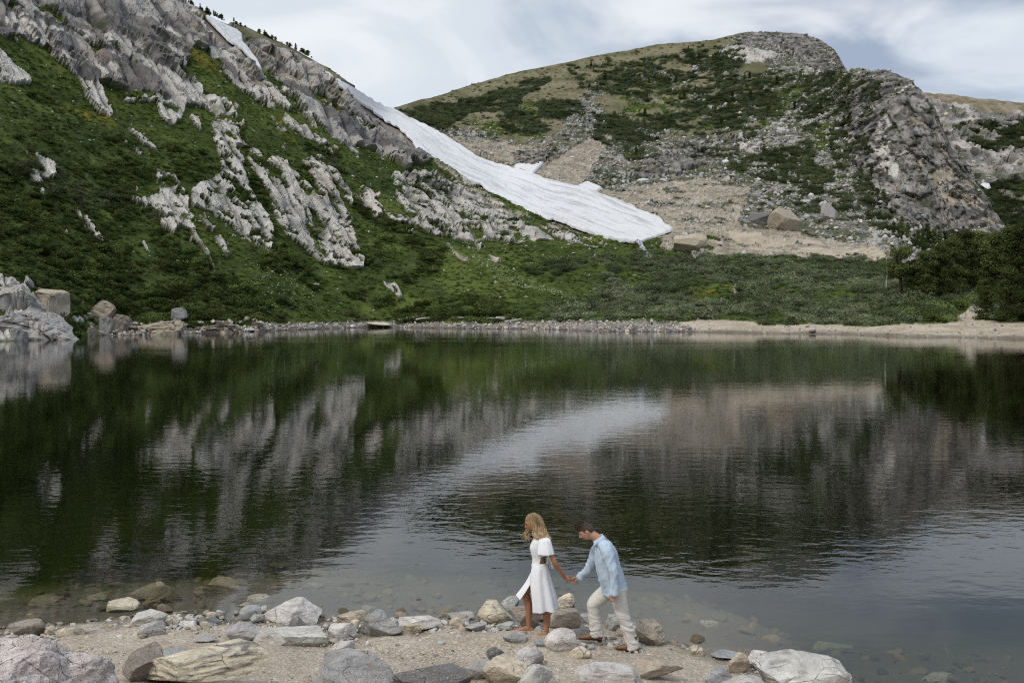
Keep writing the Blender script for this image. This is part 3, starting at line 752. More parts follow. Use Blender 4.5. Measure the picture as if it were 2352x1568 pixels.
def beach():
    xs = np.concatenate([np.linspace(-260, -9.5, 40), np.arange(-9.4, 8.4, .042), np.linspace(8.6, 260, 40)])
    ys = np.concatenate([np.linspace(-260, 8.5, 40), np.arange(8.6, 21.5, .042), np.arange(21.6, 40, .5), np.linspace(41, 100, 12)])
    X, Y = np.meshgrid(xs, ys)
    Z = beach_z(X, Y)
    p = np.stack([X.ravel(), Y.ravel(), 0 * X.ravel()], -1)
    s = (wl_y(X) - Y).ravel()
    bumpy = fbm(p * .9, 3, 401) * .05 + fbm(p * 3.2, 3, 402) * .022 + fbm(p * 11, 2, 403) * .009
    Z = Z.ravel() + bumpy * np.clip(np.abs(s) * 2 + .35, 0, 1)
    V = np.stack([X.ravel(), Y.ravel(), Z], -1)
    wet = sstep(.10, -.02, Z + fbm(p * 1.4, 3, 404) * .05)
    me = np_mesh("beach_ground", V, grid_faces(len(ys), len(xs)), True, {'wet': wet})
    m = Mat("gravelly sand")
    pos = m.pos()
    w = m.attr('wet').outputs['Fac']
    n1 = m.noise(pos, 1.3, 4); n2 = m.noise(pos, 26, 4, .7)
    vo = m.node('ShaderNodeTexVoronoi', {'Vector': pos, 'Scale': 42.0}); vr = vo.outputs['Color']; vd = vo.outputs['Distance']
    col = m.mix(m.rng(n1, .35, .65), (.33, .27, .205), (.44, .375, .295))
    cs = m.node('ShaderNodeSeparateColor', {0: vr})
    col = m.mix(m.rng(cs.outputs[0], .62, .9, 0, .6), col, (.58, .53, .46))
    col = m.mix(m.rng(cs.outputs[1], .72, .95, 0, .65), col, (.17, .14, .11))
    v = m.rng(n2, .3, .7, .72, 1.25)
    col = m.mix(1.0, col, m.node('ShaderNodeCombineColor', {0: v, 1: v, 2: v}).outputs[0], 'MULTIPLY')
    deep = m.rng(m.node('ShaderNodeSeparateXYZ', {0: pos}).outputs[2], -.25, -1.6, 0, 1)
    silt = m.mix(deep, (.070, .055, .036), m.mix(m.rng(m.noise(pos, .5, 4), .4, .6), (.06, .062, .022), (.13, .115, .05)))
    col = m.mix(m.math('MULTIPLY', w, .85), col, silt)
    hgt = m.math('ADD', m.math('MULTIPLY', m.rng(vd, 0, .6, 1, 0), .6), n2)
    nrm = m.bump(hgt, .55, .02)
    rough = m.rng(w, 0, 1, .95, .6)
    mat = m.finish(col, rough, nrm, .2)
    tag(link_mesh("beach_ground", me, mat), kind='structure')
beach()
bm = bmesh.new(); bmesh.ops.create_grid(bm, x_segments=8, y_segments=8, size=900)
me = bpy.data.meshes.new("lake_ground"); bm.to_mesh(me); bm.free()
_m = Mat("silt"); _lb = link_mesh("lake_ground", me, _m.finish(_m.mix(_m.noise(_m.pos(), .2), (.075, .080, .028), (.15, .135, .06)), .9))
_lb.location = (0, 300, -3.75); tag(_lb, kind='structure')
# ------------------------------------------------------------------ scrub, herbs and dwarf pine (uncountable: one object each)
def leaf_cloud(centres, radii, n, leaf, rng, flat=1.0, up=0.35):
    """n little leaf triangles spread through overlapping clumps"""
    centres = np.asarray(centres, float); radii = np.asarray(radii, float)
    k = rng.choice(len(centres), n, p=radii ** 2 / (radii ** 2).sum())
    d = rng.normal(size=(n, 3)); d /= np.linalg.norm(d, axis=1, keepdims=True)
    r = radii[k] * rng.uniform(.55, 1.05, n) ** .6
    c = centres[k] + d * r[:, None] * (1, 1, flat)
    nrm = d + rng.normal(size=(n, 3)) * .6 + (0, 0, up); nrm /= np.linalg.norm(nrm, axis=1, keepdims=True)
    t = np.cross(nrm, rng.normal(size=(n, 3))); t /= np.linalg.norm(t, axis=1, keepdims=True); b = np.cross(nrm, t)
    s = leaf * rng.uniform(.6, 1.4, n)[:, None]
    V = np.stack([c - t * s, c + t * s * .9 + b * s * .5, c + b * s * 1.3], 1).reshape(-1, 3)
    return V, np.arange(n * 3).reshape(-1, 3)
def leaf_material(name, inst=True, base=(.04, .06, .02), sat=1.0):
    m = Mat(name)
    c = m.attr('tint', 'INSTANCER').outputs['Color'] if inst else (*base, 1)
    if not inst:
        r = m.node('ShaderNodeObjectInfo').outputs['Random']
        c = m.mix(r, tuple(v * .45 for v in base), tuple(v * 1.7 for v in base))
    n = m.noise(m.pos(), 1.7, 3, .6)
    v = m.rng(n, .3, .7, .65, 1.4)
    c = m.mix(1.0, c, m.node('ShaderNodeCombineColor', {0: v, 1: v, 2: v}).outputs[0], 'MULTIPLY')
    d = m.node('ShaderNodeBsdfDiffuse', {'Color': c})
    t = m.node('ShaderNodeBsdfTranslucent', {'Color': c})
    mx = m.node('ShaderNodeMixShader', {0: .25, 1: d.outputs[0], 2: t.outputs[0]})
    m.l.new(mx.outputs[0], m.out.inputs[0])
    return m.m
SCRUB_MAT = leaf_material("scrub leaves")
def proto_collection(name, meshes):
    c = bpy.data.collections.new(name)
    for k, me in enumerate(meshes):
        o = bpy.data.objects.new(name.replace(' ', '_'), me); c.objects.link(o)
    return c
def scatter(name, pts, rot, scl, tint, coll, nproto, label=None):
    n = len(pts)
    me = bpy.data.meshes.new(name)
    me.vertices.add(n); me.vertices.foreach_set('co', np.asarray(pts, np.float32).ravel())
    def at(nm, ty, arr, key):
        a = me.attributes.new(nm, ty, 'POINT'); a.data.foreach_set(key, np.ascontiguousarray(arr).ravel())
    at('rot', 'FLOAT_VECTOR', np.asarray(rot, np.float32), 'vector')
    at('scl', 'FLOAT_VECTOR', np.asarray(scl, np.float32), 'vector')
    at('pick', 'INT', RNG.integers(0, nproto, n).astype(np.int32), 'value')
    c4 = np.ones((n, 4), np.float32); c4[:, :3] = tint
    at('tint', 'FLOAT_COLOR', c4, 'color')
    ng = bpy.data.node_groups.new(name + " scatter", 'GeometryNodeTree')
    ng.interface.new_socket("Geometry", in_out='INPUT', socket_type='NodeSocketGeometry')
    ng.interface.new_socket("Geometry", in_out='OUTPUT', socket_type='NodeSocketGeometry')
    N, L = ng.nodes, ng.links
    gi, go = N.new('NodeGroupInput'), N.new('NodeGroupOutput')
    ip = N.new('GeometryNodeInstanceOnPoints')
    ci = N.new('GeometryNodeCollectionInfo'); ci.inputs[0].default_value = coll
    ci.inputs['Separate Children'].default_value = True; ci.inputs['Reset Children'].default_value = True
    ip.inputs['Pick Instance'].default_value = True
    def na(nm, ty):
        q = N.new('GeometryNodeInputNamedAttribute'); q.data_type = ty; q.inputs[0].default_value = nm
        return [s for s in q.outputs if s.enabled and s.name == 'Attribute'][0]
    L.new(gi.outputs[0], ip.inputs['Points']); L.new(ci.outputs[0], ip.inputs['Instance'])
    L.new(na('pick', 'INT'), ip.inputs['Instance Index'])
    er = N.new('FunctionNodeEulerToRotation'); L.new(na('rot', 'FLOAT_VECTOR'), er.inputs[0])
    L.new(er.outputs[0], ip.inputs['Rotation']); L.new(na('scl', 'FLOAT_VECTOR'), ip.inputs['Scale'])
    L.new(ip.outputs[0], go.inputs[0])
    o = link_mesh(name, me)
    md = o.modifiers.new("scatter", 'NODES'); md.node_group = ng
    tag(o, label, kind='stuff')
    return o
def cell_area(V):
    a = np.cross(V[1:, :-1] - V[:-1, :-1], V[:-1, 1:] - V[:-1, :-1])
    return np.linalg.norm(a, axis=-1)
def sample_on(S, mask, n, rng):
    A = cell_area(S['V']) * mask[:-1, :-1]
    f = A.ravel() / A.sum()
    i = rng.choice(f.size, n, p=f); r, c = np.unravel_index(i, A.shape)
    u, v = rng.random(n)[:, None], rng.random(n)[:, None]; V = S['V']
    p = V[r, c] * (1 - u) * (1 - v) + V[r, c + 1] * u * (1 - v) + V[r + 1, c] * (1 - u) * v + V[r + 1, c + 1] * u * v
    return p, r, c
def shrub_meshes(name, n, leaf, seed, lobes=7, flat=.8, spiky=0):
    out = []
    for k in range(4):
        rng = np.random.default_rng(seed + k)
        c = np.c_[rng.normal(size=(lobes, 2)) * .48, rng.uniform(.15, .62, lobes)]
        rad = rng.uniform(.32, .55, lobes)
        if spiky:
            m_ = 6; h = rng.uniform(.5, 1.3, m_); xy = rng.normal(size=(m_, 2)) * .5
            for j in range(m_):
                for q in range(4):
                    c = np.vstack([c, [xy[j, 0], xy[j, 1], h[j] * (q + 1) / 4 + .1]]); rad = np.r_[rad, .30 * (1 - q * .22)]
        V, Fc = leaf_cloud(c, rad, n, leaf, rng, flat)
        me = np_mesh(name, V, Fc, False); me.materials.append(SCRUB_MAT); out.append(me)
    return out
def cmix(a, b, t): return np.asarray(a) * (1 - t[:, None]) + np.asarray(b) * t[:, None]
inframe = (T['X'] > -330) & (T['X'] < 2680)
rs = np.random.default_rng(5)
def zrot(n, tilt=.15): return np.c_[rs.normal(size=(n, 2)) * tilt, rs.uniform(0, 6.28, n)]
willow = proto_collection("willow scrub", shrub_meshes("willow_scrub", 420, .105, 900))
p, r, c = sample_on(T, (T['cls'] == SHRUB) & inframe, 28000, rs)
dens = fbm(p * (1, .8, 1) / 4.6, 3, 505) + rs.uniform(-.22, .22, len(p)); kp_ = dens > np.where((T['X'][r, c] < 640) & (T['Y'][r, c] > 380), -.30, np.where(T['X'][r, c] > 1300, -.16, -.06)); p, r, c, dens = p[kp_], r[kp_], c[kp_], dens[kp_]
vx, vy = T['X'][r, c], T['Y'][r, c]
n = len(p); big_n = fbm(p / 11, 3, 501); sm = fbm(p / 3, 2, 502)
flatland = sstep(1150, 1350, vx) * sstep(560, 590, vy)
rad = rs.uniform(.55, 1.15, n) * (.75 + 1.1 * np.clip(dens, 0, .7)) * (1 + .15 * flatland)
col = cmix((.044, .064, .020), (.118, .150, .046), sstep(-.5, .6, big_n + .5 * sm + .5 * rs.normal(size=n)))
col = cmix(col, (.140, .158, .098), sstep(.2, .8, fbm(p / 16, 3, 503) + .3 * sm) * .8)
col = cmix(col, cmix((.105, .132, .066), (.225, .255, .155), sstep(-.4, .5, fbm(p * (1, .4, 1) / 9, 3, 504))), flatland * .85)
col = cmix(col, (.075, .062, .028), (rs.random(n) > .93).astype(float) * .6)
bigs = rs.random(n) > .90; rad[bigs] *= rs.uniform(1.3, 1.8, bigs.sum()); col[bigs] *= rs.uniform(.55, 1.25, (bigs.sum(), 1))
scatter("willow_scrub_foliage", p + (0, 0, -.1), zrot(n), np.c_[rad * 1.15, rad * 1.15, rad * rs.uniform(.7, 1.05, n)], col * rs.uniform(.6, 1.4, (n, 1)), willow, 4)
herbs = proto_collection("herbs", shrub_meshes("herb_tuft", 130, .17, 930, 5, .6))
p, r, c = sample_on(T, np.isin(T['cls'], (GRASS, MOSS, SHRUB)) & inframe, 34000, rs)
n = len(p); g = sstep(-.5, .6, fbm(p / 12, 3, 511) + .4 * fbm(p / 3, 2, 512)); mo = (T['cls'][r, c] == MOSS)
col = cmix((.066, .094, .022), (.190, .235, .055), g)
col[mo] = cmix((.12, .11, .02), (.34, .27, .02), rs.random(n))[mo]
rad = rs.uniform(.2, .55, n) * np.where(mo, .8, 1)
scatter("herb_grass", p, zrot(n), np.c_[rad * 1.6, rad * 1.6, rad * .5], col * rs.uniform(.8, 1.2, (n, 1)), herbs, 4)
krum = proto_collection("dwarf pine", shrub_meshes("dwarf_pine", 520, .10, 960, 9, .75, 1))
p, r, c = sample_on(T, (T['cls'] == KRUM) & inframe, 4200, rs)
p2, _, _ = sample_on(T, np.isin(T['cls'], (TALUS, TUNDRA, DARK)) & (T['X'] > 1000) & inframe, 3200, rs)
p3, _, _ = sample_on(FR, FR['cls'] == KRUM, 900, rs)
nk = len(p); p = np.vstack([p, p2, p3]); n = len(p)
rad = rs.uniform(.9, 2.3, n); rad[nk:nk + 3200] *= rs.uniform(.2, .75, 3200); rad[nk + 3200:] *= 1.6
col = cmix((.046, .060, .026), (.118, .134, .062), sstep(-.5, .5, fbm(p / 20, 3, 521) + .5 * rs.normal(size=n) * .5))
scatter("dwarf_pine_foliage", p + (0, 0, -.3), zrot(n), np.c_[rad * 1.2, rad, rad * rs.uniform(.6, 1.0, n)], col * rs.uniform(.75, 1.3, (n, 1)), krum, 4)
# ------------------------------------------------------------------ rocks
def rock_material():
    m = Mat("granite")
    oi = m.node('ShaderNodeObjectInfo')
    p0 = m.obj()
    off = m.node('ShaderNodeVectorMath', {0: p0}, operation='ADD')
    cmb = m.node('ShaderNodeCombineXYZ', {0: m.math('MULTIPLY', oi.outputs['Random'], 57.0), 1: m.math('MULTIPLY', oi.outputs['Random'], 31.0), 2: m.math('MULTIPLY', oi.outputs['Random'], 83.0)})
    m.l.new(cmb.outputs[0], off.inputs[1]); p = off.outputs[0]
    base = oi.outputs['Color']
    sp = m.attr('speckle', 'OBJECT').outputs['Fac']; vn = m.attr('vein', 'OBJECT').outputs['Fac']
    n1 = m.noise(p, 3.2, 5, .6); n2 = m.noise(p, 14, 6, .7); n3 = m.noise(p, 60, 3, .6)
    st = m.noise(m.mapping(p, rot=(.5, .7, .3), scale=(1, 1, 6)), 3.0, 6, .65, .6)
    v = m.math('MULTIPLY', m.rng(n1, .3, .7, .72, 1.22), m.rng(n2, .3, .7, .78, 1.2))
    c = m.mix(1.0, base, m.node('ShaderNodeCombineColor', {0: v, 1: v, 2: v}).outputs[0], 'MULTIPLY')
    c = m.mix(m.math('MULTIPLY', m.rng(st, .50, .68), m.math('ADD', vn, .25)), c, (.13, .12, .115))
    c = m.mix(m.rng(m.noise(p, 5.5, 4, .6), .56, .72, 0, .45), c, (.40, .31, .20))
    c = m.mix(m.math('MULTIPLY', m.rng(n3, .58, .66), m.math('ADD', sp, .12)), c, (.055, .055, .06))
    c = m.mix(m.math('MULTIPLY', m.rng(n3, .42, .36), .35), c, (.66, .64, .61))
    cr = m.node('ShaderNodeTexVoronoi', {'Vector': m.mapping(p, rot=(.4, .2, .6), scale=(1, 2.4, 1)), 'Scale': 2.6}, feature='DISTANCE_TO_EDGE').outputs[0]
    ck = m.math('MULTIPLY', m.rng(cr, 0, .02, 1, 0), m.rng(n1, .5, .62, 0, .8))
    c = m.mix(ck, c, (.06, .055, .05))
    h = m.math('ADD', m.math('MULTIPLY', n2, .6), m.math('ADD', m.math('MULTIPLY', n3, .15), m.math('MULTIPLY', ck, -.5)))
    return m.finish(c, .88, m.bump(m.math('ADD', h, m.math('MULTIPLY', st, .5)), .8, .05), .2)
ROCKM = rock_material()
def rock_mesh(seed, size, sub=4, planes=11, rough=.06, flat_top=False, boxy=1.0, blocks=0.0):
    """an angular boulder: a ball cut by random planes, then weathered"""
    w, d, h = size
    rng = np.random.default_rng(seed)
    bm = bmesh.new(); bmesh.ops.create_icosphere(bm, subdivisions=sub, radius=1.0)
    v = np.array([q.co[:] for q in bm.verts]); f = np.array([[x.index for x in q.verts] for q in bm.faces]); bm.free()
    if boxy != 1.0:
        v = np.sign(v) * np.abs(v) ** boxy; v /= np.linalg.norm(v, axis=1, keepdims=True) ** .35
    for k in range(planes):
        n = rng.normal(size=3); n /= np.linalg.norm(n)
        lim = rng.uniform(.47, .82)
        if k == 0 and flat_top: n, lim = np.array((.1, -.1, .98)), .5
        t = v @ n - lim
        v = v - np.outer(np.clip(t, 0, None) * .97, n)
    v += (v / (np.linalg.norm(v, axis=1, keepdims=True) + 1e-6)) * (fbm(v * 1.8 + seed, 3, 7)[:, None] * rough * 1.2 + fbm(v * 6 + seed, 4, 8, .6)[:, None] * rough * .8)
    if blocks:
        for sc_, am in ((2.2, 1.0), (4.6, .5)):
            q_ = np.stack([v[:, 0] * w / h * 1.1 + v[:, 1] * .7 + v[:, 2] * .5, v[:, 2] * 1.1 - v[:, 0] * .5], -1) * sc_ + fbm(v * 2 + seed, 2, 5)[:, None] * .25
            g1, g2, hd_, gx_, gy_ = worley2(q_, seed)
            dd_ = ((hd_ - .5) * 1.1 + (gx_ * (hd_ - .5) + gy_ * (np.modf(hd_ * 7.3)[0] - .5)) * 2 - (1 - sstep(0, .14, g2 - g1)) * .45) * blocks * am
            v = v + np.array((.0, -1.0, .15)) * dd_[:, None]
    lo, hi = v.min(0), v.max(0); v = (v - (lo + hi) / 2) / (hi - lo) * (w, d, h)
    me = np_mesh("rock", v, f, False)
    me.polygons.foreach_set('use_smooth', np.full(len(f), False))
    me.materials.append(ROCKM)
    return me
TONE = dict(white=(.56, .535, .50), pale=(.50, .475, .44), tan=(.46, .385, .29), cream=(.56, .48, .36), gray=(.38, .37, .355), blue=(.315, .325, .33), dark=(.17, .165, .16), brown=(.30, .255, .21),
            pink=(.43, .375, .34), green=(.37, .375, .35), silt=(.21, .17, .095))
def ground_hit(vx, vy):
    """where the sight line through (vx, vy) meets the beach or the lake bed"""
    z = 0.1
    for _ in range(40):
        g = G(vx, vy, z); z = .5 * z + .5 * float(beach_z(g[0], g[1]))
    return G(vx, vy, z)
def put_rock(seed, x0, x1, y0, y1, tone, label, bury=.22, deep=.75, name="rock", speck=0.0, vein=.3, sub=None, ry=None, flat=False, planes=14, group="rocks along the near shore"):
    g = ground_hit((x0 + x1) / 2, y1)
    mm = np.linalg.norm(g - (0, 0, CAMH)) / F
    w = (x1 - x0) * mm; d = w * deep
    hv = (y1 - y0) * mm
    h = max(hv * 1.08 - .12 * d, .5 * hv, .02) / (1 - bury * .8)
    me = rock_mesh(seed, (w * 1.04, d, h), sub or (4 if w > .28 else 3), planes, flat_top=flat)
    o = link_mesh(name, me)
    cy = g[1] + d * .42
    o.location = (g[0] * cy / g[1], cy, g[2] + h * (.5 - bury))
    o.rotation_euler = (RNG.uniform(-.06, .06), RNG.uniform(-.08, .08) if ry is None else ry, RNG.uniform(-.25, .25))
    jt = RNG.uniform(.9, 1.1); o.color = (*[c * jt * RNG.uniform(.985, 1.015) for c in TONE[tone]], 1); o['speckle'] = float(speck); o['vein'] = float(vein)
    return tag(o, label, "rock" if name == "rock" else "boulder", group)
ROCKS = [
 (34, 101, 1428, 1461, 'brown', "grey-brown flat-topped rock at the far left end of the gravel, above the huge blurred boulder", {}),
 (103, 126, 1441, 1459, 'tan', "small pointed tan stone just right of the grey-brown flat-topped rock", {}),
 (133, 168, 1443, 1463, 'cream', "low cream stone between a pointed tan stone and a dark brownish one", {}),
 (169, 198, 1441, 1461, 'brown', "dark brownish cobble left of a flat pinkish stone at the waterline", {}),
 (198, 238, 1442, 1456, 'pink', "flat pinkish stone lying at the waterline on the left", {}),
 (299, 384, 1405, 1443, 'pale', "pale grey triangular rock at the water's edge behind a small grey block", {}),
 (324, 376, 1430, 1462, 'gray', "small grey block with a brown side in front of the triangular pale rock", dict(vein=.6)),
 (392, 412, 1418, 1441, 'cream', "little upright cream stone right of the triangular pale rock", {}),
 (254, 318, 1377, 1405, 'cream', "long cream rock lying alone in the shallow water on the left", dict(bury=.3)),
 (473, 498, 1405, 1421, 'tan', "tan cobble touching a whitish one at the water's edge", {}),
 (494, 519, 1400, 1418, 'white', "whitish round cobble at the water's edge left of the blue-grey one", {}),
 (553, 597, 1391, 1420, 'blue', "smooth blue-grey rock left of the big white boulder", dict(planes=4)),
 (569, 617, 1366, 1382, 'tan', "flat tan slab poking out of the water behind the blue-grey rock", dict(bury=.4)),
 (550, 588, 1382, 1398, 'brown', "flat brownish slab half in the water beside the blue-grey rock", dict(bury=.4)),
 (598, 732, 1377, 1431, 'white', "big white boulder with a browner right end standing in the waterline", dict(deep=.6, vein=.15)),
 (662, 704, 1418, 1446, 'dark', "dark grey wedge-shaped rock in front of the big white boulder", {}),
 (578, 608, 1410, 1430, 'green', "olive-grey stone in front of the smooth blue-grey rock", {}),
 (518, 600, 1434, 1473, 'gray', "squat grey boulder half sunk in sand below the white boulder", dict(bury=.3, vein=.5)),
 (590, 744, 1447, 1482, 'pale', "long flat pale slab sunk in the sand in front of the white boulder", dict(bury=.4, deep=.55, flat=True)),
 (448, 496, 1463, 1475, 'gray', "thin flat stone lying on open sand left of centre", dict(flat=True)),
 (452, 504, 1419, 1438, 'dark', "dark purplish slab among small cobbles at the waterline", {}),
 (461, 484, 1428, 1443, 'cream', "small cream cobble in front of the dark purplish slab", {}),
 (412, 450, 1428, 1443, 'white', "low whitish cobble right of the little upright cream stone", {}),
 (277, 376, 1489, 1570, 'brown', "brown-faced boulder with a grey top at the bottom edge, left of the cream boulder", dict(deep=.8, vein=.7)),
 (362, 448, 1494, 1533, 'blue', "bluish-grey slanting rock behind the big cream boulder", {}),
 (338, 402, 1478, 1503, 'tan', "low tan stone behind the brown-faced boulder", {}),
 (299, 603, 1501, 1590, 'cream', "big cream boulder with dark wavy veins at the bottom edge of the photo", dict(deep=.6, vein=.9, bury=.15)),
 (756, 816, 1432, 1467, 'white', "chalky white rock sunk in the sand left of the striped grey boulder", dict(bury=.3)),
 (774, 848, 1408, 1438, 'tan', "long tan rock at the waterline behind the chalky white rock", {}),
 (803, 826, 1424, 1448, 'cream', "small cream stone between the chalky white rock and the striped grey boulder", {}),
 (826, 923, 1406, 1463, 'gray', "striped grey boulder with a pointed top standing on the gravel", dict(vein=.9)),
 (916, 1015, 1418, 1451, 'pale', "flat pale rock with a pinkish right end, right of the striped grey boulder", dict(flat=True)),
 (925, 971, 1433, 1456, 'cream', "rounded cream rock in front of the flat pale rock", {}),
 (1028, 1088, 1408, 1426, 'gray', "flat grey slab at the waterline left of the square block", dict(flat=True)),
 (1032, 1065, 1418, 1441, 'tan', "rounded tan stone in front of the flat grey slab", {}),
 (1100, 1176, 1382, 1433, 'cream', "square cream-grey block left of the walking woman", dict(planes=9, deep=.9)),
 (1149, 1192, 1370, 1408, 'gray', "grey rock behind the square block", {}),
 (1174, 1244, 1388, 1445, 'brown', "brown boulder behind the woman's bare legs", {}),
 (1140, 1178, 1430, 1447, 'green', "low greenish-grey stone in front of the square block", {}),
 (1066, 1114, 1432, 1451, 'gray', "broken grey slab lying left of the low greenish-grey stone", dict(flat=True)),
 (1050, 1070, 1438, 1457, 'tan', "small tan wedge of stone left of the broken grey slab", {}),
 (1156, 1206, 1451, 1479, 'gray', "grey block in the sand below the woman's front foot", {}),
 (1280, 1319, 1364, 1407, 'cream', "upright pale rock behind the joined hands at the water", {}),
 (1257, 1333, 1402, 1451, 'tan', "yellowish boulder between the woman and the man", dict(vein=.5)),
 (1253, 1320, 1447, 1496, 'pale', "rounded pale boulder in front of the yellowish one, between the couple's feet", dict(planes=8)),
 (1230, 1258, 1469, 1486, 'blue', "flat blue-grey stone below the woman's back foot", dict(flat=True)),
 (1309, 1358, 1485, 1516, 'cream', "low cream rock just in front of the man's leading boot", dict(vein=.2)),
 (1322, 1350, 1476, 1491, 'pale', "small pale stone under the toe of the man's leading boot", {}),
 (1350, 1367, 1479, 1494, 'green', "small greenish stone under the man's leading boot", {}),
 (1304, 1358, 1445, 1467, 'dark', "dark flat rock behind the man's leading boot", dict(flat=True)),
 (1318, 1360, 1410, 1430, 'gray', "narrow grey slab half in the water behind the yellowish boulder", dict(bury=.4)),
 (1393, 1470, 1412, 1451, 'green', "pale greenish jagged rock between the man's legs", dict(planes=15)),
 (1415, 1438, 1442, 1462, 'cream', "small cream cobble in front of the pale greenish jagged rock", {}),
 (1458, 1529, 1427, 1483, 'tan', "tan boulder with dark mottled side right behind the man", dict(vein=.7, speck=.6)),
 (1118, 1157, 1489, 1521, 'dark', "dark greenish-grey rock standing on open sand below the woman", {}),
 (1185, 1248, 1490, 1530, 'pale', "smooth pale grey boulder sunk in sand below the couple", dict(planes=5, bury=.35)),
 (1075, 1137, 1519, 1565, 'gray', "grey rock at the bottom edge leaning on the yellow-cream one", {}),
 (1111, 1208, 1517, 1578, 'cream', "yellow-cream boulder at the bottom edge between two grey rocks", dict(vein=.15)),
 (1188, 1269, 1528, 1580, 'pale', "pale grey block at the bottom edge right of the yellow-cream boulder", {}),
 (730, 900, 1510, 1590, 'gray', "large light grey boulder with a rounded top at the bottom edge", dict(planes=5, speck=.5, deep=.7)),
 (906, 1085, 1528, 1585, 'dark', "long dark grey rock at the bottom edge right of the rounded light grey boulder", dict(vein=.9, deep=.5)),
 (1325, 1472, 1530, 1582, 'pale', "flat whitish slab at the bottom edge below the man", dict(flat=True, deep=.6)),
 (1433, 1566, 1513, 1562, 'tan', "sloping tan slab behind the flat whitish slab at the bottom", dict(deep=.5, vein=.4)),
 (765, 811, 1474, 1491, 'pale', "flat pale stone sunk in the sand below the striped grey boulder", dict(bury=.5, flat=True)),
 (1588, 1614, 1483, 1508, 'tan', "single upright tan stone at the waterline right of the man", {}),
 (1636, 1704, 1502, 1516, 'blue', "flat grey slab edging the water on the right", dict(flat=True)),
 (1671, 1718, 1501, 1546, 'tan', "angular tan rock left of a grey-white one on the right beach", {}),
 (1716, 1768, 1499, 1537, 'white', "grey-white rock with a dark underside behind the big two-coloured boulder", dict(vein=.6)),
 (1744, 1943, 1512, 1590, 'white', "big white-topped boulder with a rusty brown face at the bottom right", dict(deep=.6, vein=.5)),
 (1620, 1675, 1534, 1575, 'blue', "blue-grey pyramid-shaped rock at the bottom edge", dict(planes=8)),
 (1662, 1745, 1556, 1590, 'pale', "pale rock cut by the bottom edge right of the blue-grey pyramid", {}),
 # under the water
 (306, 396, 1344, 1380, 'silt', "ridge of brownish rocks under water behind the lone cream rock", dict(bury=.3)),
 (202, 246, 1363, 1379, 'silt', "small brownish rock under water left of the lone cream rock", {}),
 (446, 483, 1347, 1374, 'silt', "dark olive rock under water left of the tan underwater slab", {}),
 (482, 552, 1334, 1366, 'silt', "broad tan-brown slab under water left of the ripples", dict(flat=True)),
 (1869, 1952, 1476, 1501, 'brown', "submerged rock with a pale top on the right", dict(bury=.3)),
 (2124, 2190, 1543, 1566, 'brown', "submerged long rock near the bottom right corner", dict(bury=.4)),
 (1010, 1046, 1400, 1414, 'silt', "submerged flat stone right of the water in front of the flat pale rock", dict(bury=.4)),
 (830, 862, 1390, 1404, 'brown', "submerged pale stone behind the long tan waterline rock", dict(bury=.4)),
 (700, 742, 1335, 1352, 'silt', "submerged stone behind the big white boulder", dict(bury=.4)),
 (620, 665, 1290, 1308, 'silt', "submerged yellowish stone far out behind the tan slab in the water", dict(bury=.3)),
 (70, 130, 1372, 1392, 'silt', "submerged brown stone close to the left edge of the photo", dict(bury=.4)),
 (1610, 1650, 1425, 1442, 'brown', "submerged stone off the beach right of the man", dict(bury=.4)),
 (1790, 1850, 1350, 1368, 'silt', "submerged pale slab at the edge of the dark reflection on the right", dict(bury=.4)),
]
for k, (x0, x1, y0, y1, tone, lab, kw) in enumerate(ROCKS):
    kw = dict(kw)
    if 'submerged' in lab or 'under water' in lab: kw['group'] = "stones under the shallow water"
    put_rock(1000 + k, x0, x1, y0, y1, tone, lab, **kw)
# the huge blurred boulder of the lower left corner, close to the lens
me = rock_mesh(3017, (2.5, 1.9, 1.95), 6, 16, .11, False, .9)
o = link_mesh("boulder", me); c0 = P(-18, 1560, 9.2)
o.location = (c0[0] - .06, 9.3, .61); o.rotation_euler = (.05, .05, .3); o.color = (.56, .50, .47, 1); o['speckle'] = 1.0; o['vein'] = .2
tag(o, "huge pinkish-white boulder speckled with black in the bottom left corner", "boulder")

# pebbles and gravel
peb = []
for k in range(5):
    me = rock_mesh(4000 + k, (1, .8, .55), 2, 7, .05); me.name = "pebble"; peb.append(me)
def pebble_material():
    m = Mat("pebble stone")
    c = m.attr('tint', 'INSTANCER').outputs['Color']
    v = m.rng(m.noise(m.pos(), 40, 3), .3, .7, .75, 1.25)
    c = m.mix(1.0, c, m.node('ShaderNodeCombineColor', {0: v, 1: v, 2: v}).outputs[0], 'MULTIPLY')
    return m.finish(c, .85, None, .2)
PEBM = pebble_material()
for me in peb: me.materials.clear(); me.materials.append(PEBM)
PEBC = proto_collection("pebble", peb)
def pebble_tints(n, rng, wet=None):
    pal = np.array([TONE[k] for k in ('white', 'pale', 'tan', 'cream', 'gray', 'blue', 'brown', 'pink', 'dark')])
    t = pal[rng.choice(len(pal), n, p=(.12, .16, .2, .13, .13, .06, .11, .05, .04))] * rng.uniform(.75, 1.1, (n, 1))
    if wet is not None: t = t * (1 - .72 * wet[:, None] * np.array((.9, 1.0, 1.15)))
    return t
rp = np.random.default_rng(77)
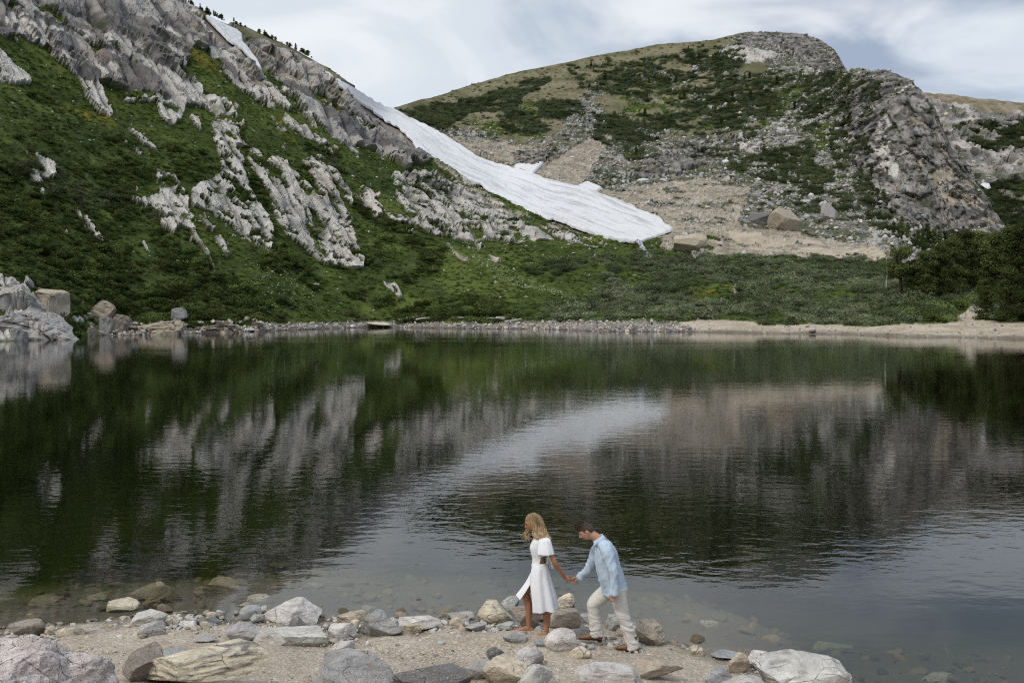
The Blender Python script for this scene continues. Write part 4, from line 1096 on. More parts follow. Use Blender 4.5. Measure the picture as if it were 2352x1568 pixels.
def pebbles(name, n, lo, hi, smin, smax, power):
    x = rp.uniform(-9, 8.3, n); s = lo + (hi - lo) * rp.random(n) ** power
    y = wl_y(x) - s
    cl = fbm(np.stack([x * 1.3, y * 1.3, 0 * x], -1), 3, 700)
    keep = cl + rp.normal(size=n) * .25 > -.12
    x, y = x[keep], y[keep]; n = len(x)
    sz = smin * (smax / smin) ** (rp.random(n) ** 2.2)
    z = beach_z(x, y) + sz * .08
    wet = sstep(.03, -.03, z)
    scatter(name, np.c_[x, y, z], np.c_[rp.normal(size=(n, 2)) * .3, rp.uniform(0, 6.28, n)], sz[:, None] * rp.uniform(.7, 1.2, (n, 3)), pebble_tints(n, rp, wet), PEBC, 5)
pebbles("shore_pebbles", 5200, -.15, 1.5, .022, .15, 1.3)
pebbles("beach_gravel", 26000, -.3, 5.0, .010, .045, 1.0)
pebbles("lakebed_pebbles", 1500, -7.0, 0.1, .05, .32, .8)
# ------------------------------------------------------------------ people
def catmull(a, n):
    a = np.asarray(a, float); k = len(a)
    t = np.linspace(0, k - 1, n); i = np.clip(t.astype(int), 0, k - 2); f = (t - i)[:, None]
    p0, p1, p2, p3 = a[np.maximum(i - 1, 0)], a[i], a[i + 1], a[np.minimum(i + 2, k - 1)]
    return .5 * (2 * p1 + (p2 - p0) * f + (2 * p0 - 5 * p1 + 4 * p2 - p3) * f ** 2 + (3 * p1 - p0 - 3 * p2 + p3) * f ** 3)
class Soup:
    def __init__(s): s.V, s.F, s.n = [], [], 0
    def add(s, V, Fc):
        V = np.asarray(V, float); Fc = np.asarray(Fc, int)
        if Fc.shape[1] == 4: Fc = np.vstack([Fc[:, [0, 1, 2]], Fc[:, [0, 2, 3]]])
        s.V.append(V); s.F.append(Fc + s.n); s.n += len(V)
    def mesh(s, name, smooth=True): return np_mesh(name, np.vstack(s.V), np.vstack(s.F), smooth)
    def tube(s, pts, rad, rings=None, seg=16, side=(0, 1, 0), cap=True):
        """rad: per point (r across, r along side) or a number"""
        rad = np.array([(r, r) if np.isscalar(r) else r for r in rad], float)
        n = rings or (len(pts) * 5)
        p = catmull(pts, n); r = catmull(rad, n)
        tg = np.gradient(p, axis=0); tg /= np.linalg.norm(tg, axis=1, keepdims=True) + 1e-9
        sd = np.broadcast_to(np.asarray(side, float), p.shape); sd = sd - tg * (sd * tg).sum(1, keepdims=True)
        sd = sd / (np.linalg.norm(sd, axis=1, keepdims=True) + 1e-9); ot = np.cross(tg, sd)
        a = np.linspace(0, 2 * np.pi, seg, endpoint=False)
        V = p[:, None] + ot[:, None] * (np.cos(a)[None, :, None] * r[:, None, :1]) + sd[:, None] * (np.sin(a)[None, :, None] * r[:, None, 1:])
        i = np.arange(n * seg).reshape(n, seg); j = np.roll(i, -1, 1)
        Fq = np.stack([i[:-1].ravel(), j[:-1].ravel(), j[1:].ravel(), i[1:].ravel()], -1)
        V = V.reshape(-1, 3)
        F3 = np.vstack([Fq[:, [0, 1, 2]], Fq[:, [0, 2, 3]]])
        if cap:
            c0 = p[0] - tg[0] * r[0].min() * .6; c1 = p[-1] + tg[-1] * r[-1].min() * .6
            m = len(V); V = np.vstack([V, c0, c1])
            F3 = np.vstack([F3, np.stack([j[0], i[0], np.full(seg, m)], -1), np.stack([i[-1], j[-1], np.full(seg, m + 1)], -1)])
        s.add(V, F3); return s
    def ball(s, c, r, rot=None, n=14):
        u, v = np.meshgrid(np.linspace(0, 2 * np.pi, n * 2, endpoint=False), np.linspace(0.02, np.pi - .02, n))
        q = np.stack([np.sin(v) * np.cos(u), np.sin(v) * np.sin(u), np.cos(v)], -1).reshape(-1, 3) * r
        if rot is not None: q = q @ np.asarray(rot).T
        i = np.arange(n * n * 2).reshape(n, n * 2); j = np.roll(i, -1, 1)
        s.add(q + c, np.stack([i[:-1].ravel(), i[1:].ravel(), j[1:].ravel(), j[:-1].ravel()], -1)); return s
def fuse(name, soup, voxel, mat, parent=None, smooth=3, wrinkle=None, cut=None):
    """grow one continuous skin round overlapping pieces"""
    me = soup.mesh(name); o = link_mesh(name, me)
    md = o.modifiers.new("r", 'REMESH'); md.mode = 'VOXEL'; md.voxel_size = voxel; md.use_smooth_shade = True
    if smooth:
        sm = o.modifiers.new("s", 'SMOOTH'); sm.factor = .5; sm.iterations = smooth
    dg = bpy.context.evaluated_depsgraph_get()
    me2 = bpy.data.meshes.new_from_object(o.evaluated_get(dg))
    o.modifiers.clear(); o.data = me2; me2.name = name; bpy.data.meshes.remove(me)
    if wrinkle is not None:
        n = len(me2.vertices); co = np.empty(n * 3, np.float32); no = np.empty(n * 3, np.float32)
        me2.vertices.foreach_get('co', co); me2.vertices.foreach_get('normal', no)
        co = co.reshape(-1, 3).astype(float); no = no.reshape(-1, 3)
        co = co + no * wrinkle(co)[:, None]
        me2.vertices.foreach_set('co', co.astype(np.float32).ravel()); me2.update()
    me2.materials.clear(); me2.materials.append(mat)
    if parent: o.parent = parent
    return o
def rotY(a): return np.array([[math.cos(a), 0, math.sin(a)], [0, 1, 0], [-math.sin(a), 0, math.cos(a)]])
def rotZ(a): return np.array([[math.cos(a), -math.sin(a), 0], [math.sin(a), math.cos(a), 0], [0, 0, 1]])
def head_points(female):
    """a head facing -X, about 0.235 m tall, origin at its centre"""
    nu, nv = 56, 44
    u, v = np.meshgrid(np.linspace(0, 2 * np.pi, nu, endpoint=False), np.linspace(.015, np.pi - .015, nv))
    d = np.stack([-np.sin(v) * np.cos(u), np.sin(v) * np.sin(u), np.cos(v)], -1).reshape(-1, 3)
    x = d[:, 0] * .098; y = d[:, 1] * .076; z = d[:, 2] * .118
    front = np.clip(-d[:, 0], 0, 1)
    low = np.clip(-z / .118, 0, 1)
    y *= 1 - .34 * low ** 1.3 * (.4 + .6 * front)          # jaw narrows
    x = np.where(x > 0, x * (1 - .45 * low), x * (1 - .10 * low))
    x += -.012 * low * front                                  # chin forward
    g = lambda z0, sz, sy: np.exp(-((z - z0) / sz) ** 2 - (y / sy) ** 2) * (d[:, 0] < 0)
    x -= .034 * g(-.024, .015, .013) + .014 * g(.0, .02, .010)     # nose
    x -= .006 * np.exp(-((z - .028) / .012) ** 2) * front            # brow
    x += .010 * np.exp(-((z - .006) / .014) ** 2) * np.exp(-((np.abs(y) - .031) / .014) ** 2) * (d[:, 0] < 0)   # eye sockets
    x -= .007 * g(-.058, .008, .022) - .004 * g(-.066, .004, .02)    # lips
    x -= .008 * g(-.092, .014, .02)                                   # chin
    i = np.arange(nu * nv).reshape(nv, nu); j = np.roll(i, -1, 1)
    Fq = np.stack([i[:-1].ravel(), j[:-1].ravel(), j[1:].ravel(), i[1:].ravel()], -1)
    return np.stack([x, y, z], -1) * (.96 if female else 1.0), Fq
def hand(s, wrist, direction, palm_n, thumb_side, curl=.6, size=1.0):
    """palm, four unequal bent fingers and a thumb that leaves the side of the palm"""
    w = np.asarray(wrist, float); d = np.asarray(direction, float); d = d / np.linalg.norm(d)
    pn = np.asarray(palm_n, float); pn = pn - d * (pn @ d); pn /= np.linalg.norm(pn)
    sd = np.cross(d, pn); sd *= np.sign(sd @ np.asarray(thumb_side, float) or 1)
    k = size
    s.tube([w - d * .03 * k, w + d * .02 * k, w + d * .055 * k, w + d * .09 * k], [(.019 * k, .026 * k), (.018 * k, .032 * k), (.016 * k, .041 * k), (.012 * k, .038 * k)], seg=14, side=sd)
    for f, ln in enumerate((.070, .080, .074, .058)):
        b = w + d * (.083 - .004 * f) * k + sd * (.030 - .020 * f) * k
        c = curl * (1 + .12 * f); p = [b - d * .02 * k, b]; a = 0
        for q, frac in enumerate((.45, .31, .24)):
            a += c * (.8, 1.0, .6)[q]
            b = b + (d * math.cos(a) + pn * math.sin(a)) * ln * frac * k; p.append(b)
        s.tube(p, [.0095 * k, .0095 * k, .009 * k, .0083 * k, .007 * k], rings=16, seg=8, side=sd)
    t = w + d * .025 * k + sd * .026 * k
    s.tube([w + d * .012 * k + sd * .012 * k, t + sd * .012 * k + pn * .006 * k, t + d * .030 * k + sd * .020 * k + pn * .018 * k, t + d * .056 * k + sd * .014 * k + pn * .028 * k],
           [.013 * k, .012 * k, .0105 * k, .008 * k], rings=14, seg=8, side=pn)
def cloth_mat(name, col, rough=.9, weave=260, amt=.25, spots=False):
    m = Mat(name); p = m.pos()
    n = m.noise(p, 9, 3); f = m.noise(p, weave, 2)
    v = m.rng(n, .3, .7, .93, 1.05)
    c = m.mix(1.0, col, m.node('ShaderNodeCombineColor', {0: v, 1: v, 2: v}).outputs[0], 'MULTIPLY')
    h = f
    if spots:
        vo = m.node('ShaderNodeTexVoronoi', {'Vector': p, 'Scale': 46.0}).outputs['Distance']
        h = m.math('ADD', f, m.rng(vo, .1, .35, 1, 0)); c = m.mix(m.rng(vo, .12, .22, .10, 0), c, (.55, .56, .60))
    return m.finish(c, rough, m.bump(h, amt, .006), .15)
def skin_mat(name, a, b):
    m = Mat(name); n = m.noise(m.pos(), 7, 4)
    c = m.mix(m.rng(n, .35, .65), a, b)
    return m.finish(c, .55, m.bump(m.noise(m.pos(), 90, 3), .08, .004), .35)
def hair_mat(name):
    m = Mat(name); c = m.attr('alb').outputs['Color']
    return m.finish(c, .45, None, .4)
HAIRM = hair_mat("hair")
def colored(me, cols):
    at = me.color_attributes.new('alb', 'FLOAT_COLOR', 'POINT'); c4 = np.ones((len(me.vertices), 4), np.float32); c4[:, :3] = cols
    at.data.foreach_set('color', c4.ravel())
YW, YM = 13.30, 12.96
def Wp(x, y, dy=0.0): return P(x, y, YW + dy)
def Mp(x, y, dy=0.0): return P(x, y, YM + dy)
def foot(s, heel, toe, ankle, w=.040):
    heel, toe, ankle = map(np.asarray, (heel, toe, ankle)); d = toe - heel
    s.tube([heel + (0.012, 0, .03), heel + d * .22 + (0, 0, .040), heel + d * .55 + (0, 0, .030), heel + d * .82 + (0, 0, .016), toe + (0, 0, .010)],
           [(.028, .028), (.042, .032), (.032, .038), (.018, .042), (.010, .036)], seg=14)
    s.tube([ankle + (0, 0, .05), ankle, heel + d * .22 + (0, 0, .03)], [.034, .033, .036], seg=12)
    for k in range(5):
        q = toe + np.array((0, (k - 2) * .015, 0)) + d / np.linalg.norm(d) * (-.004 - .004 * abs(k - 1)); s.ball(q + (0, 0, .009), (.014 if k == 4 else .011, .008, .009), n=7)

# ---- woman
woman = empty("person", tuple(Wp(1232, 1457)))
tag(woman, "barefoot woman with long blonde hair in a white dress leading the man by the hand", "person", "couple walking on the shore")
WO = Vector(woman.location)
def keep(o, par):
    o.parent = par; o.matrix_parent_inverse = Matrix.Translation(-Vector(par.location)); return o
SKW = skin_mat("tanned skin", (.40, .195, .115), (.32, .15, .085))
b = Soup()
HC, tiltw = Wp(1223, 1200), R(-22)
hv, hf = head_points(True)
Rw = rotZ(R(-8)) @ rotY(tiltw)
b.add(hv @ Rw.T + HC, hf)
b.tube([HC + (.015, 0, -.05), Wp(1231, 1222), Wp(1238, 1236)], [.05, .048, .062], seg=14)
b.tube([Wp(1240, 1234), Wp(1238, 1250), Wp(1237, 1268), Wp(1239, 1284), Wp(1241, 1304), Wp(1241, 1322)], [(.07, .13), (.095, .16), (.088, .135), (.080, .115), (.088, .125), (.09, .13)], seg=20)
for sgn, hip, knee, calf, ank, heel, toe in ((1, Wp(1238, 1318, .085), Wp(1206, 1359, .085), Wp(1212, 1392, .085), Wp(1215, 1437, .085), Wp(1221, 1450, .085), Wp(1181, 1450, .085)),
                                    (-1, Wp(1246, 1318, -.085), Wp(1247, 1388, -.085), Wp(1254, 1416, -.085), Wp(1255, 1450, -.085), Wp(1261, 1463, -.085), Wp(1221, 1463, -.085))):
    b.tube([hip, .5 * hip + .5 * knee, knee], [.076, .066, .052], seg=16)
    b.tube([knee, .6 * knee + .4 * calf + (.008, 0, 0), calf + (.012, 0, 0), .5 * calf + .5 * ank + (.006, 0, 0), ank], [.052, .054, .052, .042, .033], seg=16)
    foot(b, heel, toe, ank)
sh = Wp(1253, 1243, -.155); el = Wp(1273, 1289, -.19); wr = Wp(1297, 1325, -.085)
b.tube([Wp(1243, 1240, -.05), sh, .5 * sh + .5 * el, el, .5 * el + .5 * wr, wr], [.05, .046, .040, .036, .034, .024], seg=14)
GRIP = Wp(1312, 1336, -.085)
hand(b, wr, GRIP - wr, (.25, .95, -.1), (.6, 0, .8), .75, .90)
sh2 = Wp(1238, 1243, .15); el2 = Wp(1243, 1284, .19); wr2 = Wp(1236, 1316, .17)
b.tube([Wp(1240, 1240, .05), sh2, .5 * sh2 + .5 * el2, el2, .5 * el2 + .5 * wr2, wr2], [.05, .046, .040, .036, .033, .024], seg=14)
hand(b, wr2, (-.05, 0, -1), (0, -1, 0), (-1, 0, 0), .5, .92)
body = keep(fuse("body", b, .0055, SKW, None, 2), woman)
DRESS = cloth_mat("white cotton", (.78, .78, .80), .9, 240, .12, True)
d = Soup()
def rings(levels, a0, a1, nseg, skip=None, fold=0.0, nrows=None, seed=1):
    """levels: (vx, vy, r_front, r_back, r_side, dy): loft open or closed between angles; angle 0 faces -X (front), 90 deg faces the lens"""
    L = np.array([(*Wp(x, y, dy), rf, rb, rs_) for x, y, rf, rb, rs_, dy in levels])
    n = nrows or len(levels) * 6; L = catmull(L, n)
    a = np.linspace(R(a0), R(a1), nseg)
    ca, sa = np.cos(a)[None], np.sin(a)[None]
    rx = np.where(ca > 0, L[:, 3:4], L[:, 4:5]); t = np.linspace(0, 1, n)[:, None]
    w = 1 + fold * t ** 1.2 * (np.sin(a * 9 + seed) * .6 + np.sin(a * 5 + 1.3 * seed + t * 1.5) * .6)[None][0]
    V = np.stack([L[:, 0:1] - ca * rx * w, L[:, 1:2] - sa * L[:, 5:6] * w, L[:, 2:3] + 0 * ca], -1)
    return V, n
def loft(s, V, n, nseg, holes=None):
    f = grid_faces(n, nseg)
    if holes is not None:
        c = V.reshape(-1, 3)[f].mean(1); f = f[~holes(c)]
    s.add(V.reshape(-1, 3), f)
# bodice, with an open patch at the small of the back
Vb, nb = rings([(1241, 1231, .055, .06, .12, 0), (1240, 1238, .09, .085, .165, 0), (1239, 1248, .112, .10, .165, 0), (1238, 1257, .122, .10, .155, 0), (1238, 1268, .108, .095, .14, 0), (1239, 1279, .098, .092, .125, 0), (1240, 1290, .102, .094, .13, 0), (1240, 1298, .112, .108, .145, 0)], -180, 180, 150, nrows=130)
ctr = lambda x, y: (Wp(x, y)[0], Wp(x, y)[2])
hx0, hx1, hz1, hz0 = Wp(1243, 0)[0], Wp(1270, 0)[0], Wp(0, 1273)[2], Wp(0, 1289)[2]
hole = lambda c: (c[:, 2] < hz1) & (c[:, 2] > hz0) & (c[:, 0] > hx0 + (hz1 - c[:, 2]) * -.22 + .004) & (c[:, 0] < hx1)
nck = lambda c: (c[:, 2] > Wp(0, 1247)[2]) & (c[:, 0] < Wp(1229, 0)[0] + (c[:, 2] - Wp(0, 1247)[2]) * .35) & (np.abs(c[:, 1] - YW) < .012 + (c[:, 2] - Wp(0, 1247)[2]) * .55)
loft(d, Vb, nb, 150, lambda c: hole(c) | nck(c))
# skirt: open along a slit at the front near side
Vs, ns = rings([(1240, 1290, .105, .098, .132, 0), (1240, 1302, .125, .12, .16, 0), (1240, 1320, .150, .14, .18, 0), (1242, 1345, .165, .165, .20, -.005), (1245, 1370, .172, .185, .215, -.01), (1248, 1398, .178, .20, .225, -.01)], 24, 300, 110, fold=.13, nrows=60)
hemz = 0.022 * np.sin(np.linspace(R(24), R(300), 110) * 1.0 - .7) + .006 * np.sin(np.linspace(0, 30, 110))
Vs[..., 2] += (np.linspace(0, 1, ns)[:, None] ** 3) * hemz[None]
loft(d, Vs, ns, 110)
# the front panel blown forward over the leading thigh
pf = []
for q, (x0, y0, x1, y1) in enumerate(((1219, 1316, 1226, 1319), (1212, 1330, 1222, 1333), (1204, 1343, 1214, 1348), (1194, 1356, 1204, 1364), (1186, 1366, 1194, 1378))):
    pf.append([Wp(x1, y1, -.10 + .02 * q), Wp(.5 * (x0 + x1) - 2, .5 * (y0 + y1) - 2, -.02 + .01 * q), Wp(x0 - 1, y0, .07), Wp(x0 + 1, y0 + 2, .15), Wp(x1 + 4, y1 + 3, .20)])
pf = np.array(pf); pf = np.stack([catmull(pf[:, k], 24) for k in range(5)], 1); pf = np.stack([catmull(r_, 22) for r_ in pf])
loft(d, pf, 24, 22)
# fluttering sleeves
for sg in (-1, 1):
    lv = []
    for x, y, rf, rb, dy in ((1248, 1232, .050, .060, .11), (1250, 1239, .070, .082, .15), (1251, 1251, .088, .096, .165), (1252, 1262, .098, .108, .175), (1253, 1271, .108, .116, .18)):
        lv.append((x - (4 if sg > 0 else 0), y, rf, rb, .05 + (y - 1233) * .0012, sg * dy))
    Vv, nv_ = rings(lv, -180, 180, 48, fold=.06, nrows=26, seed=3); loft(d, Vv, nv_, 48)
me = d.mesh("dress"); o = link_mesh("dress", me, DRESS); keep(o, woman)
sm = o.modifiers.new("thickness", 'SOLIDIFY'); sm.thickness = .005; sm.offset = 0
bw = Soup()
for k, (a_, b_, c_) in enumerate((((1256, 1272), (1260, 1285), (1263, 1301)), ((1257, 1274), (1263, 1287), (1269, 1304)), ((1255, 1273), (1258, 1281), (1257, 1293)))):
    pts = [Wp(*a_, -.03 * k), Wp(*b_, -.02 - .03 * k), Wp(*c_, -.02 - .03 * k)]
    bw.tube(pts, [(.006, .012), (.013, .030), (.016, .034)], rings=14, seg=10)
keep(link_mesh("waist_tie", bw.mesh("waist_tie"), DRESS), woman)
# anklet on the leading foot is too small to show; hair: a cap and many waved locks
hr = Soup(); hcol = []
hw, hff = head_points(True)
hh = hw * (1.10, 1.12, 1.08) + (.010, 0, .006)
cap_keep = (hw[:, 2] > .062 - .62 * np.clip(hw[:, 0] + .080, -.02, 1)) | (hw[:, 0] > .012)
fc = hff[cap_keep[hff].all(1)]
hr.add(hh @ Rw.T + HC, fc)
hcol.append(np.tile((.24, .150, .075), (len(hh), 1)) * RNG.uniform(.8, 1.15, (len(hh), 1)))
GUIDE = [[(1219, 1180, -.02), (1211, 1187, -.058), (1219, 1202, -.088), (1226, 1216, -.10), (1227, 1228, -.12), (1237, 1235, -.14)],
         [(1222, 1179, -.01), (1217, 1184, -.066), (1225, 1202, -.090), (1230, 1217, -.10), (1230, 1229, -.125), (1241, 1235, -.145)],
         [(1223, 1178, -.01), (1224, 1184, -.082), (1233, 1203, -.098), (1235, 1217, -.115), (1238, 1228, -.14), (1247, 1234, -.155)],
         [(1224, 1178, 0), (1232, 1183, -.080), (1242, 1203, -.098), (1246, 1218, -.115), (1252, 1229, -.125), (1262, 1234, -.125)],
         [(1226, 1178, 0), (1239, 1186, -.05), (1247, 1204, -.065), (1253, 1220, -.075), (1257, 1233, -.085), (1261, 1246, -.080)],
         [(1227, 1179, .02), (1243, 1189, .02), (1249, 1206, .01), (1255, 1222, 0), (1257, 1235, -.02), (1259, 1248, -.03)],
         [(1225, 1179, .03), (1236, 1187, .08), (1240, 1205, .09), (1243, 1220, .10), (1245, 1232, .11), (1248, 1240, .11)],
         [(1221, 1179, .02), (1214, 1185, .070), (1218, 1203, .095), (1210, 1217, .115), (1204, 1228, .12), (1210, 1239, .10)],
         [(1222, 1179, .02), (1219, 1186, .078), (1224, 1204, .095), (1215, 1219, .11), (1211, 1229, .11), (1219, 1236, .09)]]
GUIDE = [[Wp(*q) for q in g] for g in GUIDE]
rh = np.random.default_rng(12)
for k in range(760):
    i = rh.integers(0, 8); t = rh.random()
    if i == 6: continue
    if i == 7 and rh.random() < .5: continue
    g = np.array(GUIDE[i]) * (1 - t) + np.array(GUIDE[i + 1]) * t
    g = g + rh.normal(size=g.shape) * np.linspace(.004, .013, 6)[:, None]
    p = catmull(g, 22); ph = rh.uniform(0, 6.28)
    amp = np.linspace(0, .015, 22)
    p += np.stack([np.sin(np.linspace(0, 9, 22) + ph) * amp, np.cos(np.linspace(0, 9, 22) + ph) * amp, 0 * amp], -1)
    r0 = rh.uniform(.0024, .0050); n0 = hr.n
    hr.tube(p, list(np.r_[np.full(16, r0), np.linspace(r0, .0012, 6)]), rings=22, seg=5)
    tt = np.repeat(np.linspace(0, 1, 22), 5); tt = np.r_[tt, 0, 1][:, None]
    tone = rh.uniform(.45, 1.35)
    hcol.append(((1 - tt) * np.array((.25, .155, .08)) + tt * np.array((.60, .43, .24))) * tone)
me = hr.mesh("hair"); colored(me, np.vstack(hcol)); keep(link_mesh("hair", me, HAIRM), woman)
FACE = Mat("lip and eye paint").finish((.26, .07, .06), .5)
BROWM = Mat("eye brow").finish((.07, .04, .025), .7)
def face_bits(par, HC, Rm, female):
    k = .96 if female else 1.0
    for sg in (-1, 1):
        e = Soup().ball(HC + Rm @ (np.array((-.083, sg * .031, .005)) * k), (.008, .013, .0055), Rm, 8)
        keep(link_mesh("eye", e.mesh("eye"), BROWM), par)
        e = Soup().tube([HC + Rm @ (np.array(q) * k) for q in ((-.096, sg * .014, .022), (-.092, sg * .031, .027), (-.078, sg * .046, .022))], [.003, .0045, .002], rings=8, seg=6)
        keep(link_mesh("eyebrow", e.mesh("eyebrow"), BROWM), par)
        e = Soup(); c = HC + Rm @ (np.array((.012, sg * .079, -.006)) * k)
        e.ball(c, (.017, .008, .030), Rm @ rotY(R(-12)), 10)
        e.ball(c + Rm @ np.array((.002, sg * .006, 0)), (.010, .006, .018), Rm @ rotY(R(-12)), 8)
        keep(link_mesh("ear", e.mesh("ear"), SKW if female else SKM), par)
    m_ = Soup().ball(HC + Rm @ (np.array((-.0945, 0, -.060)) * k), (.004, .020, .005), Rm, 8)
    keep(link_mesh("mouth", m_.mesh("mouth"), FACE), par)
# ---- man
man = empty("person", tuple(Mp(1400, 1482)))
tag(man, "man in a light blue shirt, pale trousers and brown boots stooping behind the woman", "person", "couple walking on the shore")
SKM = skin_mat("fair skin", (.50, .29, .20), (.44, .235, .16))
face_bits(woman, HC, Rw, True)
b = Soup()
HM = Mp(1347, 1219, 0); Rm = rotZ(R(-6)) @ rotY(R(-34))
hv, hf = head_points(False); b.add(hv @ Rm.T + HM, hf)
b.tube([HM + (.03, 0, -.03), Mp(1369, 1233), Mp(1383, 1245)], [.062, .060, .075], seg=14)
b.tube([Mp(1384, 1247), Mp(1391, 1268), Mp(1399, 1300), Mp(1406, 1330), Mp(1411, 1352)], [(.07, .14), (.10, .17), (.095, .15), (.09, .14), (.09, .14)], seg=20)
sh = Mp(1392, 1259, -.19); el = Mp(1409, 1314, -.265); wr = Mp(1408, 1366, -.26)
b.tube([Mp(1388, 1256, -.05), sh, el, wr], [.05, .05, .040, .028], seg=12)
hand(b, wr + (0, 0, .012), (-.04, .05, -1), (.35, 1, 0), (-1, .2, 0), .95, 1.0)
DH = YW - .085 + .045 - YM; sh2 = Mp(1371, 1262, .18); el2 = Mp(1352, 1303, .5 * (.2 + DH)); wr2 = Mp(1329, 1328, DH)
b.tube([Mp(1385, 1256, .05), sh2, el2, wr2], [.05, .05, .040, .027], seg=12)
hand(b, wr2, Mp(1309, 1337, DH) - wr2, (-.2, -.95, -.2), (-.4, 0, .9), .8, .95)
for hip, knee, ank in ((Mp(1402, 1352, .095), Mp(1361, 1384, .10), Mp(1369, 1456, .10)), (Mp(1420, 1354, -.095), Mp(1429, 1413, -.10), Mp(1452, 1478, -.10))):
    b.tube([hip, knee, .5 * knee + .5 * ank, ank], [.075, .052, .05, .036], seg=14)
keep(fuse("body", b, .0055, SKM, None, 2), man)
face_bits(man, HM, Rm, False)
SHIRT = cloth_mat("pale blue chambray", (.46, .555, .655), .9, 300, .3)
def wr_shirt(co):
    q = np.stack([co[:, 0] * 9 + co[:, 2] * 3, co[:, 1] * 7, co[:, 2] * 3.2 - co[:, 0] * 5], -1)
    return (fbm(q, 2, 801, ridged=True) - .2) * .017 + (fbm(np.stack([co[:, 0] * 26 + co[:, 2] * 9, co[:, 1] * 20, co[:, 2] * 8 - co[:, 0] * 14], -1), 2, 802, ridged=True)) * .006
s_ = Soup()
s_.tube([Mp(1383, 1243), Mp(1387, 1254), Mp(1391, 1270), Mp(1396, 1296), Mp(1403, 1322), Mp(1410, 1346), Mp(1413, 1358)],
        [(.062, .075), (.105, .168), (.140, .198), (.152, .190), (.158, .185), (.160, .186), (.160, .188)], rings=40, seg=28)
s_.tube([Mp(1386, 1252, -.10), Mp(1393, 1261, -.195), Mp(1401, 1288, -.235), Mp(1409, 1313, -.268), Mp(1411, 1340, -.27), Mp(1410, 1364, -.262)], [.070, .076, .071, .061, .056, .048], rings=34, seg=18)
s_.tube([Mp(1384, 1252, .10), Mp(1371, 1263, .185), Mp(1363, 1283, .195), Mp(1353, 1303, .5 * (.2 + DH)), Mp(1342, 1316, .22 * .2 + .78 * DH), Mp(1331, 1326, DH)], [.070, .074, .067, .058, .052, .044], rings=34, seg=18)
o = keep(fuse("shirt", s_, .0075, SHIRT, None, 2, wr_shirt), man)
# hem: the tail hangs lower behind than in front, with a gap over the hip
c_ = Soup()
V = []
for x, y, r1, r2 in ((1371.5, 1234, .064, .068), (1375, 1239, .074, .080), (1379, 1245, .088, .100)):
    a = np.linspace(R(34), R(326), 30)
    ctr_ = Mp(x, y); ax = Rm @ np.array((0, 0, 1.0))
    V.append(np.stack([ctr_[0] - np.cos(a) * r1, ctr_[1] - np.sin(a) * r2, ctr_[2] + np.cos(a) * -.040 + 0 * a], -1))
V = np.array(V); loft(c_, V, 3, 30)
for sg in (-1, 1):
    k0 = Mp(1366, 1241, sg * .045); k1 = Mp(1373, 1247, sg * .085); k2 = Mp(1364, 1256, sg * .085)
    q = np.array([[k0, .5 * k0 + .5 * k1, k1], [.5 * k0 + .5 * k2 + (-.006, sg * .004, 0), .4 * k0 + .3 * k1 + .3 * k2 + (-.008, sg * .008, 0), .5 * k1 + .5 * k2], [k2, k2 + (.001, 0, .002), k2 + (.002, 0, .004)]])
    loft(c_, q, 3, 3)
o = keep(link_mesh("collar", c_.mesh("collar"), SHIRT), man)
sm = o.modifiers.new("thickness", 'SOLIDIFY'); sm.thickness = .008
for nm, (p0, p1), r0 in (("cuff", (Mp(1410.5, 1357, -.262), Mp(1409.5, 1366, -.262)), .053), ("cuff", (Mp(1334, 1323.5, DH + .012), Mp(1328, 1328, DH)), .049)):
    e = Soup().tube([p0, p1], [r0, r0 * .97], rings=6, seg=20); keep(link_mesh(nm, e.mesh(nm), SHIRT), man)
TROU = cloth_mat("pale cotton twill", (.62, .592, .545), .9, 280, .3)
def wr_tr(co):
    z = co[:, 2]; lowz = sstep(.95, .35, z)
    q = np.stack([co[:, 0] * 5, co[:, 1] * 5, z * 19 + fbm(co * 7, 2, 811) * 1.6 + co[:, 0] * 6], -1)
    return fbm(q, 3, 812) * (.005 + .014 * lowz) + fbm(co * 8, 2, 813) * .004
t_ = Soup()
t_.tube([Mp(1408, 1338), Mp(1411, 1350), Mp(1411, 1362)], [(.12, .15), (.138, .162), (.135, .165)], seg=22)
t_.tube([Mp(1404, 1350, .09), Mp(1384, 1366, .10), Mp(1364, 1385, .10), Mp(1364, 1408, .10), Mp(1368, 1436, .10), Mp(1371, 1459, .10)], [.112, .104, .088, .084, .080, .086], rings=44, seg=20)
t_.tube([Mp(1418, 1352, -.09), Mp(1423, 1380, -.10), Mp(1430, 1410, -.10), Mp(1440, 1440, -.10), Mp(1449, 1466, -.10), Mp(1453, 1487, -.10)], [.112, .104, .088, .084, .084, .092], rings=44, seg=20)
keep(fuse("trousers", t_, .0075, TROU, None, 2, wr_tr), man)
bl = Soup().tube([Mp(1383, 1357, -.15), Mp(1378, 1348, .05)], [.012, .012], rings=6, seg=8)
BOOT = Mat("brown leather")
_n = BOOT.noise(BOOT.pos(), 16, 4)
BOOTM = BOOT.finish(BOOT.mix(BOOT.rng(_n, .35, .65), (.105, .050, .022), (.20, .105, .05)), .5, BOOT.bump(BOOT.noise(BOOT.pos(), 60, 3), .2, .006), .4)
SOLEM = Mat("dark boot sole").finish((.05, .032, .022), .7)
